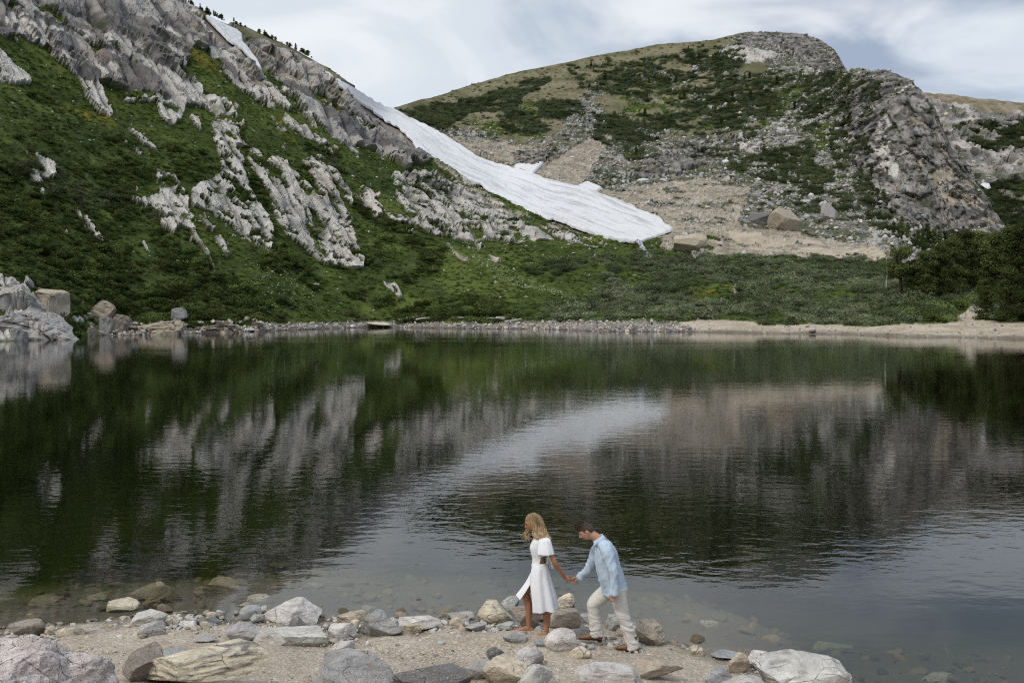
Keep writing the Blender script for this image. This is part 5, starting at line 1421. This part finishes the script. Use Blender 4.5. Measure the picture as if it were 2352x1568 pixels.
for heel, toe, ank in ((Mp(1381, 1471, .10), Mp(1329, 1467, .12), Mp(1371, 1452, .10)), (Mp(1465, 1497, -.10), Mp(1413, 1490, -.10), Mp(1453, 1480, -.10))):
    dd = toe - heel; e = Soup()
    e.tube([heel + (.004, 0, .045), heel + dd * .25 + (0, 0, .062), heel + dd * .55 + (0, 0, .048), heel + dd * .82 + (0, 0, .030), toe + (0, 0, .018)], [(.045, .040), (.060, .044), (.045, .050), (.028, .040), (.012, .014)], seg=16)
    e.tube([ank + (0, 0, .12), ank + (0, 0, .04), heel + dd * .2 + (0, 0, .05)], [.058, .056, .056], seg=14)
    o = keep(fuse("boot", e, .006, BOOTM, None, 2), man)
    so = Soup().tube([heel + (.012, 0, .008), heel + dd * .3 + (0, 0, .016), heel + dd * .6 + (0, 0, .012), heel + dd * .85 + (0, 0, .012), toe + (0, 0, .014)], [(.010, .042), (.006, .040), (.007, .050), (.007, .040), (.006, .014)], seg=12)
    so.tube([heel + (0, 0, -.006), heel + dd * .16 + (0, 0, -.002)], [(.014, .040), (.014, .040)], seg=10)
    q = link_mesh("boot_sole", so.mesh("boot_sole"), SOLEM); q.parent = o; q.matrix_parent_inverse = Matrix.Translation(-Vector(man.location)) @ Matrix.Identity(4)
    q.matrix_parent_inverse = Matrix.Identity(4)
# short hair: a close shell, longer on top, with short tufts
hr = Soup(); hcol = []
hw, hff = head_points(False)
kp = (hw[:, 2] > np.interp(hw[:, 0], (-.098, -.072, -.045, -.018, .0, .02, .04, .10), (.058, .046, .036, -.012, .012, .006, -.035, -.062)))
top = sstep(.02, .1, hw[:, 2])
hh = hw * (1.03, 1.035, 1.03) + np.stack([-.014 * top, 0 * top, .022 * top], -1)
fc = hff[kp[hff].all(1)]; hr.add(hh @ Rm.T + HM, fc)
hcol.append(np.tile((.030, .018, .012), (len(hh), 1)) * (1 + 1.1 * (1 - top[:, None])))
rh = np.random.default_rng(3); ids = np.nonzero(kp)[0]
for k in range(1500):
    i = ids[rh.integers(len(ids))]; tp = top[i]
    n0 = hw[i] / np.linalg.norm(hw[i]); ln = .006 + .030 * tp
    p0 = hh[i] - n0 * .003; p1 = p0 + (n0 * .42 + np.array((-.75 * tp, 0, .35 * tp - .5 * (1 - tp))) + rh.normal(size=3) * .18) * ln
    q = np.array([p0 - n0 * .004, .5 * (p0 + p1) + n0 * .002, p1]) @ Rm.T + HM
    hr.tube(q, [.0036, .003, .001], rings=5, seg=5)
    hcol.append(np.tile(np.array((.028, .017, .011)) * rh.uniform(.7, 1.9) * (1 + 1.0 * (1 - tp)), (5 * 5 + 2, 1)))
me = hr.mesh("hair"); colored(me, np.vstack(hcol)); keep(link_mesh("hair", me, HAIRM), man)
# ------------------------------------------------------------------ trees
BARKM = Mat("bark")
_n = BARKM.noise(BARKM.mapping(BARKM.obj(), scale=(6, 6, 1.2)), 3, 4)
BARK = BARKM.finish(BARKM.mix(BARKM.rng(_n, .35, .65), (.075, .050, .038), (.20, .15, .115)), .95, BARKM.bump(_n, .6, .05))
NEEDLE = leaf_material("pine needles", False, (.092, .110, .038))
BUSHLEAF = leaf_material("bush leaves", False, (.13, .165, .055))
def pine_meshes(kind, seed):
    """unit-height tree: (trunk mesh, crown mesh)"""
    rng = np.random.default_rng(seed); t = Soup()
    lean = rng.normal(size=2) * .03
    tr = .030 if kind == 'umbrella' else .020
    top = (lean[0], lean[1], .93)
    t.tube([(0, 0, -.06), (lean[0] * .3, lean[1] * .3, .33), (lean[0] * .7, lean[1] * .7, .66), top], [tr * 1.2, tr, tr * .6, tr * .15], rings=14, seg=8)
    C, Rr = [], []
    n = {'umbrella': 30, 'bushy': 46, 'spire': 40, 'ragged': 38}[kind]
    for k in range(n):
        if kind == 'umbrella':
            z = rng.uniform(.40, .92); w = .36 * math.sqrt(max(0, 1 - ((z - .56) / .40) ** 2)) * (1.05 if z < .7 else .9)
        elif kind == 'bushy':
            z = rng.uniform(.10, .95); w = .30 * (1 - z) ** .55 * min(1, .55 + z * 1.6)
        elif kind == 'spire':
            z = rng.uniform(.06, .96); w = .19 * (1 - z) ** .8 + .02
        else:
            z = rng.uniform(.25, .95); w = .24 * (1 - z) ** .5 * rng.uniform(.5, 1.2)
        a = rng.uniform(0, 6.28); r = w * rng.uniform(.35, 1.0)
        c = np.array((math.cos(a) * r + lean[0] * z, math.sin(a) * r + lean[1] * z, z))
        t.tube([(lean[0] * z, lean[1] * z, z - .05), .5 * c + .5 * np.array((lean[0] * z, lean[1] * z, z - .02)), c], [.008, .006, .002], rings=5, seg=5)
        for q in range(2):
            f = .55 + .45 * q
            C.append(c * (f, f, 1)); Rr.append(rng.uniform(.055, .09) * (1.25 if kind != 'spire' else .9))
    V, Fc = leaf_cloud(C, Rr, 9500, .0145, rng, .62, .5)
    return t.mesh("trunk"), np_mesh("crown", V, Fc, False)
PINES = {}
for kind in ('umbrella', 'bushy', 'spire', 'ragged'):
    PINES[kind] = []
    for q in range(1 if kind == 'umbrella' else 3):
        tm, cm = pine_meshes(kind, hash_ := (500 + 10 * q + len(kind)))
        tm.materials.append(BARK); cm.materials.append(NEEDLE); PINES[kind].append((tm, cm))
rt = np.random.default_rng(21)
def tree(kind, vx, vy, hpx, wpx=None, label="", group=None, parts=True, name="pine_tree", D=None, P_=None):
    p = P(vx, vy, D if D is not None else float(depth_at(vx, vy))) if P_ is None else np.asarray(P_)
    dist = np.linalg.norm(p - (0, 0, CAMH)); h = hpx * dist / F
    tm, cm = PINES[kind][rt.integers(len(PINES[kind]))]
    nomw = {'umbrella': .74, 'bushy': .60, 'spire': .38, 'ragged': .46}[kind]
    sx = 1.0 if wpx is None else (wpx / hpx) / nomw
    if parts:
        r = empty(name, p, rt.uniform(0, 6.28)); r.scale = (h * sx, h * sx, h)
        link_mesh("trunk", tm, None, r); link_mesh("crown", cm, None, r)
    else:
        r = link_mesh(name, cm); r.location = p; r.scale = (h * sx, h * sx, h); r.rotation_euler = (0, 0, rt.uniform(0, 6.28))
    return tag(r, label, "tree", group)
tree('umbrella', 2068, 693, 122, 88, "lone dark pine with a bare reddish trunk, standing left of the wood")
GRP = "pines of the wood on the right shore"
cnt = dict(back=0, middle=0, front=0); ORD = "first second third fourth fifth sixth seventh eighth ninth tenth eleventh twelfth".split()
for x, y, h, w, k in ((2100, 694, 92, 60, 'bushy'), (2128, 697, 112, 66, 'ragged'), (2158, 695, 124, 70, 'bushy'), (2188, 690, 136, 76, 'bushy'), (2216, 686, 146, 74, 'ragged'), (2248, 684, 142, 80, 'bushy'),
                      (2284, 682, 140, 80, 'bushy'), (2318, 680, 146, 84, 'ragged'), (2352, 682, 156, 86, 'bushy'), (2390, 684, 158, 90, 'bushy'), (2125, 655, 74, 50, 'ragged'), (2172, 645, 84, 52, 'bushy'),
                      (2228, 636, 86, 60, 'bushy'), (2285, 628, 84, 60, 'ragged'), (2335, 622, 82, 60, 'bushy'), (2375, 620, 86, 60, 'bushy'), (2146, 672, 96, 60, 'bushy'), (2200, 665, 104, 64, 'ragged'),
                      (2262, 658, 112, 70, 'bushy'), (2312, 652, 108, 70, 'bushy'), (2360, 652, 112, 76, 'ragged')):
    row = 'back' if y < 640 else 'middle' if y < 675 else 'front'; cnt[row] += 1
    tree(k, x, y, h, w, f"{ORD[cnt[row] - 1]} dark pine from the left in the {row} row of the wood on the right", GRP)
tree('bushy', 2262, 741, 92, 58, "small dark pine at the right end of the sandy path, nearest the beach")
tree('bushy', 2312, 743, 122, 74, "tall dark pine standing by the beach right of the smallest one")
tree('bushy', 2362, 746, 128, 84, "dark pine cut by the right edge of the photo above the beach")
for x, y, h in ((2052, 545, 34), (2070, 541, 42), (2083, 549, 36), (2118, 572, 44), (2132, 575, 58), (2143, 578, 50), (2156, 580, 46), (2170, 580, 38), (2030, 470, 34), (2014, 462, 26), (2180, 566, 30), (2108, 560, 30)):
    tree('spire', x, y, h, None, "slim dark conifer growing at the foot of the grey cliff", "conifers at the foot of the cliff")
for k in range(64):
    x = rt.choice((440, 458, 476, 500, 515, 540, 560)) + rt.normal() * 7 if k < 38 else rt.choice((612, 628, 650, 676, 700)) + rt.normal() * 7
    y = np.interp(x, SKYL[:, 0], SKYL[:, 1]) + rt.uniform(0, 3)
    h_ = rt.uniform(3.5, 12) if k % 4 else rt.uniform(9, 15)
    tree('spire' if k % 4 == 0 else 'bushy', x, y, h_, None if k % 4 == 0 else h_ * rt.uniform(.9, 1.5), "tiny dark conifer on the skyline of the left ridge", "conifers on the left skyline", False)
p, r_, c_ = sample_on(T, (T['cls'] == KRUM) & (T['X'] > 1340) & (T['X'] < 2100), 70, rt)
for q in range(70):
    tree(('bushy', 'ragged', 'spire')[q % 3], 0, 0, rt.uniform(10, 24), None, "dark dwarfed conifer in the scrub patches of the right-hand mountain", "conifers on the right-hand mountain", False, P_=p[q] - (0, 0, .3))
# lighter bushes between the wood and the flat
bu = shrub_meshes("bush", 900, .085, 990, 9, .85)
for me in bu: me.materials.clear(); me.materials.append(BUSHLEAF)
for x, y, w in ((2110, 712, 46), (2136, 716, 52), (2165, 716, 58), (2190, 712, 60), (2212, 706, 52), (2236, 702, 54), (2150, 735, 60), (2178, 740, 42), (2120, 738, 60), (2090, 728, 58), (2225, 694, 50), (2256, 697, 48), (2290, 738, 44), (2335, 744, 50)):
    pt = P(x, y, float(depth_at(x, y))); s_ = w * pt[1] / F / 2.0
    o = link_mesh("bush", bu[rt.integers(4)]); o.location = pt; o.scale = (s_, s_, s_ * rt.uniform(.8, 1.1)); o.rotation_euler = (0, 0, rt.uniform(0, 6))
    tag(o, "rounded light green bush in front of the pine wood", "bush", "bushes in front of the pine wood")
# ------------------------------------------------------------------ stones, outcrops and drift wood of the far side
SM = [rock_mesh(5000 + k, (1, .85, .7), 2, 8, .06) for k in range(6)]
BM_ = [rock_mesh(5100 + k, (1, .9, .75), 3, 12, .05) for k in range(6)]
for me in SM + BM_: me.name = "stone"
def stone(pt, size, tone, label, group, name="stone", meshes=SM, cat="stone"):
    o = link_mesh(name, meshes[rt.integers(len(meshes))]); o.location = pt
    o.scale = np.asarray(size) * rt.uniform(.8, 1.2, 3); o.rotation_euler = (rt.normal() * .2, rt.normal() * .2, rt.uniform(0, 6.28))
    j = rt.uniform(.8, 1.1); o.color = (*[v * j for v in TONE[tone]], 1); o['speckle'] = .2; o['vein'] = .4
    return tag(o, label, cat, group)
tones = ('white', 'pale', 'pale', 'cream', 'gray', 'tan')
for k in range(170):
    x = rt.uniform(560, 1760) if k < 150 else rt.uniform(1760, 2352)
    ys = np.interp(x, SHORE[:, 0], SHORE[:, 1]); y = ys - (rt.random() ** 1.3) * 15 - .3
    pt = P(x, y, float(depth_at(x, y))); s_ = rt.uniform(.22, .75) * (1 if x < 1300 else .8)
    stone(pt + (0, 0, s_ * .12), (s_, s_, s_ * .7), tones[rt.integers(6)], "pale stone on the strip along the far waterline", "stones along the far waterline")
for k in range(60):
    x = rt.uniform(196, 610); ys = np.interp(x, SHORE[:, 0], SHORE[:, 1]); y = ys - (rt.random() ** 1.2) * 30 - .3
    pt = P(x, y, float(depth_at(x, y))); s_ = rt.uniform(.5, 1.7)
    stone(pt + (0, 0, s_ * .05), (s_, s_, s_ * .7), ('gray', 'pale', 'tan', 'brown', 'cream', 'dark')[rt.integers(6)], "rough grey or tan block of the rubble along the left shore", "rubble blocks along the left shore", "rock", BM_, "rock")
for x, y, w, t_, lb in ((871, 757, 52, 'cream', "long flat pale rock lying in the water off the far shore"), (592, 750, 36, 'cream', "pale boulder at the far waterline that the seated person sits on"),
                        (2215, 742, 14, 'brown', "brown stone on the sandy path near the right pines"), (2232, 744, 18, 'pale', "pale stone on the sandy path below the brown one"), (2250, 738, 16, 'blue', "blue-grey stone at the foot of the smallest pine"),
                        (2205, 757, 13, 'dark', "dark stone on the sandy beach at the right"), (1866, 764, 20, 'dark', "dark stone at the waterline of the sandy beach"), (1855, 750, 9, 'cream', "yellowish stone on the sandy beach under the willows")):
    pt = P(x, y, float(depth_at(x, min(y, np.interp(x, SHORE[:, 0], SHORE[:, 1]))))); s_ = w * pt[1] / F
    pt = pt.copy(); pt[2] = max(pt[2], .0)
    o = stone(pt + (0, 0, s_ * .15), (s_, s_ * .8, s_ * (.22 if w == 52 else .62)), t_, lb, None, "rock", BM_, "rock"); o.rotation_euler = (0, 0, .1)
p, r_, c_ = sample_on(T, (T['cls'] == GRASS) & (T['X'] > 430) & (T['X'] < 1560) & (T['Y'] < 715), 80, rt)
for q in range(80):
    s_ = rt.uniform(.6, 1.6); stone(p[q] + (0, 0, .1), (s_, s_, s_ * .8), ('white', 'pale', 'gray')[q % 3], "pale boulder lying in the grass of the left mountainside", "boulders in the grass of the left mountainside", "boulder", BM_, "boulder")
p, r_, c_ = sample_on(T, np.isin(T['cls'], (TALUS,)) & (T['X'] > 1380) & (T['X'] < 2330), 100, rt)
for q in range(100):
    s_ = rt.uniform(1.6, 4.2) * rt.uniform(.6, 1); stone(p[q] + (0, 0, .3), (s_, s_, s_ * .85), ('white', 'pale', 'gray', 'gray', 'tan')[q % 5], "grey boulder of the talus on the right-hand mountain", "boulders on the right-hand mountain", "boulder", BM_, "boulder")
tal = [rock_mesh(5200 + k, (1, .9, .75), 2, 9, .04) for k in range(5)]
for me in tal: me.name = "talus_block"; me.materials.clear(); me.materials.append(PEBM)
TALC = proto_collection("talus", tal)
def stuff_stones(name, S, mask, n, lo, hi, pal, pw, dz=.1):
    p, _, _ = sample_on(S, mask, n, rt); n = len(p); s_ = lo * (hi / lo) ** (rt.random(n) ** pw)
    t = np.array([TONE[k] for k in pal])[rt.integers(len(pal), size=n)] * rt.uniform(.65, 1.1, (n, 1))
    scatter(name, p + np.c_[0 * s_, 0 * s_, s_ * dz], np.c_[rt.normal(size=(n, 2)) * .5, rt.uniform(0, 6.28, n)], s_[:, None] * rt.uniform(.7, 1.3, (n, 3)), t, TALC, 5)
stuff_stones("talus_debris", T, np.isin(T['cls'], (TALUS,)) & (T['X'] > 1000) & inframe, 6000, .5, 2.2, ('pale', 'gray', 'gray', 'gray', 'tan', 'dark', 'brown', 'white'), 1.8)
stuff_stones("scree_debris", T, np.isin(T['cls'], (SCREE, UNDER)) & (T['X'] > 950) & inframe, 4500, .3, 1.3, ('pale', 'gray', 'tan', 'tan', 'brown', 'cream'), 2.2)
stuff_stones("shore_debris", T, (T['cls'] == STONES) & inframe, 3600, .10, .85, ('pale', 'gray', 'tan', 'cream', 'dark', 'brown', 'white'), 2.6)
stuff_stones("sand_debris", T, (T['cls'] == SAND) & (T['Y'] > 690) & inframe, 900, .08, .55, ('pale', 'gray', 'tan', 'brown', 'dark'), 2.6)
stuff_stones("slope_debris", T, np.isin(T['cls'], (GRASS,)) & (T['X'] < 1560) & inframe & (T['Y'] < 720), 900, .2, .7, ('white', 'pale', 'gray'), 1.6)
stuff_stones("far_hill_debris", FR, FR['cls'] == TALUS, 1800, 1.5, 6.0, ('pale', 'gray', 'gray', 'tan', 'brown', 'white'), 1.8)
# blocks of the left shore
LB = "granite outcrop at the left shore"
for k, (x0, x1, y0, y1, t_, lb, kw) in enumerate([
    (-60, 198, 703, 782, 'pale', "massive pale granite outcrop with a dark face dropping into the lake on the left", dict(planes=6, sub=6, vein=.9)),
    (-60, 92, 652, 706, 'pale', "stepped pale granite slabs above the massive outcrop at the left edge", dict(planes=8, sub=6, vein=.5)),
    (60, 150, 664, 704, 'cream', "pale slab right of the stepped granite slabs at the left edge", dict(planes=9)),
    (52, 74, 634, 650, 'white', "small white rock on top of the slabs at the left edge", {}),
    (20, 62, 752, 784, 'gray', "grey block at the waterline in front of the massive outcrop", {}),
    (200, 226, 752, 772, 'tan', "tan block at the waterline right of the massive outcrop", {}),
    (232, 262, 728, 760, 'gray', "grey broken block above the waterline right of the tan block", {}),
    (262, 300, 722, 752, 'brown', "brownish broken block under the scrub at the left shore", {}),
    (286, 420, 738, 772, 'tan', "long low tan ledge sloping into the water at the left shore", dict(planes=8, sub=5, vein=.3)),
    (355, 398, 752, 772, 'gray', "heap of grey blocks at the foot of the long tan ledge", {}),
    (420, 560, 745, 770, 'cream', "low cream ledge along the left shore before the seated person", dict(planes=9, sub=5)),
    (210, 262, 690, 722, 'tan', "tan broken rock showing through the scrub above the left shore", {}),
    (395, 430, 706, 724, 'gray', "grey pointed rock in the scrub above the tan ledge", {})]):
    xm = (x0 + x1) / 2; yb = min(y1, float(np.interp(xm, SHORE[:, 0], SHORE[:, 1])) - .5)
    D = float(depth_at(xm, yb)); sc = D / F; w = (x1 - x0) * sc; h = (y1 - y0) * sc
    me = rock_mesh(6000 + k, (w * 1.08, w * .6 + .8, h * 2.1), kw.get('sub', 4), kw.get('planes', 11) + 2, .06, False, .42 if w > 5 else .75, .13)
    o = link_mesh("rock_outcrop" if w > 3 else "rock", me); pt = P(xm, (y0 + y1) / 2, D + w * .22)
    o.location = pt - np.array((0, 0, h * .52)); o.rotation_euler = (0, RNG.uniform(-.05, .05), RNG.uniform(-.2, .2))
    o.color = (*[v * .74 for v in TONE[t_]], 1); o['speckle'] = .1; o['vein'] = kw.get('vein', .4)
    tag(o, lb, "rock outcrop" if w > 3 else "rock")
for x0, x1, y0, y1, t_, lb in ((1717, 1782, 490, 522, 'dark', "dark layered boulder touching the big tan one on the scree"), (1766, 1838, 480, 531, 'tan', "big smooth tan boulder on the scree below the right-hand mountain"),
                               (1885, 1925, 462, 506, 'pale', "pale pointed rock right of the big tan boulder"), (1548, 1622, 538, 575, 'cream', "pale cracked rock at the tip of the snowfield")):
    D = float(depth_at((x0 + x1) / 2, y1)); sc = D / F; w = (x1 - x0) * sc; h = (y1 - y0) * sc
    me = rock_mesh(int(x0), (w * 1.05, w * .7, h * 1.25), 4, 9, .05); o = link_mesh("boulder", me); o.location = P((x0 + x1) / 2, (y0 + y1) / 2, D + w * .2) - np.array((0, 0, h * .08))
    o.color = (*[v * .85 for v in TONE[t_]], 1); o['speckle'] = 0.0; o['vein'] = .5; tag(o, lb, "boulder")
# driftwood
WOODM = Mat("bleached wood"); _n = WOODM.noise(WOODM.mapping(WOODM.obj(), scale=(1, 8, 8)), 1.5, 4)
WOOD = WOODM.finish(WOODM.mix(WOODM.rng(_n, .35, .65), (.30, .28, .255), (.56, .54, .51)), .9)
for x0, y0, x1, y1, r0, lb in ((916, 738, 949, 732, .22, "bleached log lying on the far shore, leftmost of the driftwood"), (956, 737, 987, 733, .22, "short bleached log right of the leftmost one"), (1054, 732, 1090, 735, .17, "bleached forked branch on the far shore"),
                               (1113, 735, 1160, 736, .18, "long thin bleached log at the left of the driftwood tangle"), (1140, 733, 1200, 741, .24, "thick bleached log in the driftwood tangle"), (1160, 741, 1199, 735, .20, "bleached log crossing the thick one in the tangle"),
                               (1232, 734, 1290, 738, .25, "bleached log with upright stubs right of the tangle"), (1262, 743, 1297, 737, .16, "thin bleached branch below the log with stubs"), (1461, 737, 1500, 733, .24, "straight bleached log beside the standing person"),
                               (1577, 737, 1588, 730, .10, "small dead branch sticking up from the far shore"), (1683, 741, 1705, 738, .12, "short bleached stick on the sandy shore"), (2306, 738, 2326, 722, .10, "dead pale branch leaning against the right pines")):
    a_ = P(x0, y0, float(depth_at(x0, y0))) + (0, -.3, r0 + .1); b_ = P(x1, y1, float(depth_at(x0, y0)) + rt.uniform(-2, 2)) + (0, 0, r0 + .1)
    lg = empty("log", a_); s_ = Soup(); m_ = .5 * a_ + .5 * b_ + (0, 0, rt.uniform(-.1, .25))
    s_.tube([a_ - a_, m_ - a_, b_ - a_], [r0, r0 * .85, r0 * .45], rings=14, seg=8); link_mesh("trunk", s_.mesh("trunk"), WOOD, lg)
    for q in range(rt.integers(1, 4)):
        f = rt.uniform(.3, .95); c0 = a_ * (1 - f) + b_ * f; dv = np.array((rt.normal() * .6, rt.normal() * .3, rt.uniform(.3, 1.0))) * rt.uniform(.5, 1.1)
        s_ = Soup().tube([c0 - a_, c0 + dv * .5 - a_, c0 + dv * (1, 1, .9) - a_], [r0 * .45, r0 * .3, r0 * .12], rings=6, seg=6); link_mesh("branch", s_.mesh("branch"), WOOD, lg)
    tag(lg, lb, "log", "driftwood on the far shore")
sn = Soup(); a_ = P(2036, 640, float(depth_at(2036, 668)))
sn.tube([(0, 0, -2), (.05, 0, 2.0), (.0, 0, 4.6)], [.16, .12, .05], seg=6); sn.tube([(0, 0, 1.2), (-.5, 0, 1.9)], [.05, .02], seg=5)
o = link_mesh("dead_tree", sn.mesh("dead_tree"), WOOD); o.location = a_; tag(o, "thin grey dead tree trunk beside the lone pine", "dead tree")
# pale flowers
FL = Mat("pale petals").finish((.50, .58, .36), .8)
fm = []
for k in range(2):
    V, Fc = leaf_cloud([(0, 0, .8)], [.35], 26, .22, np.random.default_rng(k), .4, 1.0); m_ = np_mesh("flower_head", V, Fc); m_.materials.append(FL); fm.append(m_)
FLC = proto_collection("flower head", fm)
m1 = np.zeros(T['X'].shape, bool); wq_ = fbm(T['V'].reshape(-1, 3) / 7, 3, 620).reshape(T['X'].shape)
for pl in (Q("1060,566 1075,570 1105,596 1150,622 1195,644 1262,664 1335,680 1330,688 1250,680 1180,660 1120,634 1085,606"),): m1 |= inpoly(T['X'] + wq_ * 10, T['Y'] + wq_ * 8, pl)
m2 = inpoly(T['X'], T['Y'], Q("560,640 700,640 860,700 860,732 640,732 580,700")) & (wq_ > .15)
m3 = inpoly(T['X'], T['Y'], Q("420,560 620,590 760,640 700,650 560,640 460,600")) & (wq_ > .25)
pa, _, _ = sample_on(T, m1, 620, rt); pb, _, _ = sample_on(T, m2, 170, rt); pc, _, _ = sample_on(T, m3, 60, rt)
p = np.vstack([pa, pb, pc]); n = len(p); s_ = rt.uniform(.12, .38, n)
scatter("wild_flower_foliage", p + (0, -.2, .35), np.c_[rt.normal(size=(n, 2)) * .2, rt.uniform(0, 6, n)], np.c_[s_, s_, s_], np.ones((n, 3)), FLC, 2)
# melt stream under the snow tip
def stream():
    L = resample(Q("1466,556 1470,566 1474,574 1480,584 1486,592 1490,600"), 40); w = np.interp(np.linspace(0, 1, 40), (0, .5, 1), (4, 6, 7))
    cols = np.linspace(-1, 1, 9); X = L[:, 0:1] + cols[None] * w[:, None] + fbm(np.c_[L / 3, L[:, 0] * 0], 2, 640)[:, None] * 2.5; Y = L[:, 1:2] + 0 * X
    b = P(X, Y, depth_at(X, Y)); V = b.reshape(-1, 3) + np.array((0, -1.0, .9)) + fbm(b.reshape(-1, 3) * (2, 2, .6), 3, 641)[:, None] * (0, -.4, .3)
    m = Mat("falling water"); n = m.noise(m.mapping(m.pos(), scale=(2.2, 1, .5)), 1.6, 4, .6)
    mat = m.finish(m.mix(m.rng(n, .46, .58), (.035, .035, .04), (.62, .65, .70)), .3, None, .4)
    tag(link_mesh("stream_water", np_mesh("stream_water", V, grid_faces(40, 9), True), mat), kind='structure')
stream()
# ------------------------------------------------------------------ the two far people
def cm(n, c, r=.9): return Mat(n).finish(c, r)
NAVY, DENIM, RED, SKIN2, PALECLOTH, BLACKC = cm("navy jacket", (.02, .022, .05)), cm("blue jeans", (.07, .10, .19)), cm("red cap cloth", (.35, .05, .03)), cm("face skin", (.42, .24, .17), .6), cm("pale jacket", (.50, .55, .60)), cm("black trousers", (.03, .03, .035))
def far_person(at, seated, top, bottom, hat, label):
    r = empty("person", at); b = Soup(); hgt = .92 if not seated else .12
    hd = np.array((0, 0, hgt + .70)); b.ball(hd, (.10, .085, .12)); b.tube([(0, 0, hgt + .48), (0, 0, hgt + .62)], [.06, .055])
    b.tube([(0, 0, hgt), (0, 0, hgt + .25), (0, 0, hgt + .5)], [(.10, .13), (.11, .15), (.07, .15)])
    for sg in (-1, 1):
        hand(b, (-.22 if seated else -.05, sg * .2, hgt + (.12 if seated else -.05)), (-.8, 0, -.6) if seated else (0, 0, -1), (0, -sg, 0), (-1, 0, 0), .5)
        legs = [(0, sg * .09, hgt + .02), (-.42, sg * .11, hgt + .1), (-.5, sg * .11, hgt - .34)] if seated else [(0, sg * .09, hgt), (-.02, sg * .10, .48), (.02, sg * .10, .07)]
        b.tube(legs, [.07, .055, .045]); b.tube([legs[-1], np.array(legs[-1]) + (-.2, 0, -.05)], [.045, .035])
    link = fuse("body", b, .012, SKIN2, r, 1)
    c = Soup().tube([(0, 0, hgt - .02), (0, 0, hgt + .25), (0, 0, hgt + .50), (0, 0, hgt + .56)], [(.14, .18), (.14, .19), (.10, .20), (.07, .09)], seg=14)
    for sg in (-1, 1):
        c.tube([(0, sg * .19, hgt + .5), (-.06 if seated else .02, sg * .24, hgt + .26), (-.22 if seated else -.05, sg * .2, hgt + (.12 if seated else -.02))], [.075, .062, .045], seg=10)
    fuse("jacket", c, .014, top, r, 1)
    c = Soup()
    for sg in (-1, 1):
        c.tube([(0, sg * .08, hgt + .04), (-.42, sg * .11, hgt + .1), (-.5, sg * .11, hgt - .30)] if seated else [(0, sg * .09, hgt + .04), (-.02, sg * .10, .48), (.02, sg * .10, .10)], [.10, .078, .068], seg=10)
    fuse("trousers", c, .014, bottom, r, 1)
    c = Soup().ball(hd + (.01, 0, .045), (.108, .095, .095))
    if hat is RED: c.tube([hd + (-.06, 0, .06), hd + (-.19, 0, .045)], [(.012, .07), (.008, .05)], seg=10)
    link_mesh("cap" if hat is RED else "hair", c.mesh("cap"), hat, r)
    return tag(r, label, "person")
pt = P(586, 741, float(depth_at(592, 750)) + .4)
far_person(pt, True, NAVY, DENIM, RED, "distant person in a dark jacket and red cap sitting on a boulder across the lake")
pt = P(1497, 750, float(depth_at(1497, 750)))
far_person(pt, False, PALECLOTH, BLACKC, BROWM, "distant person in a pale jacket standing on the far shore by a straight log").rotation_euler = (0, 0, 1.2)
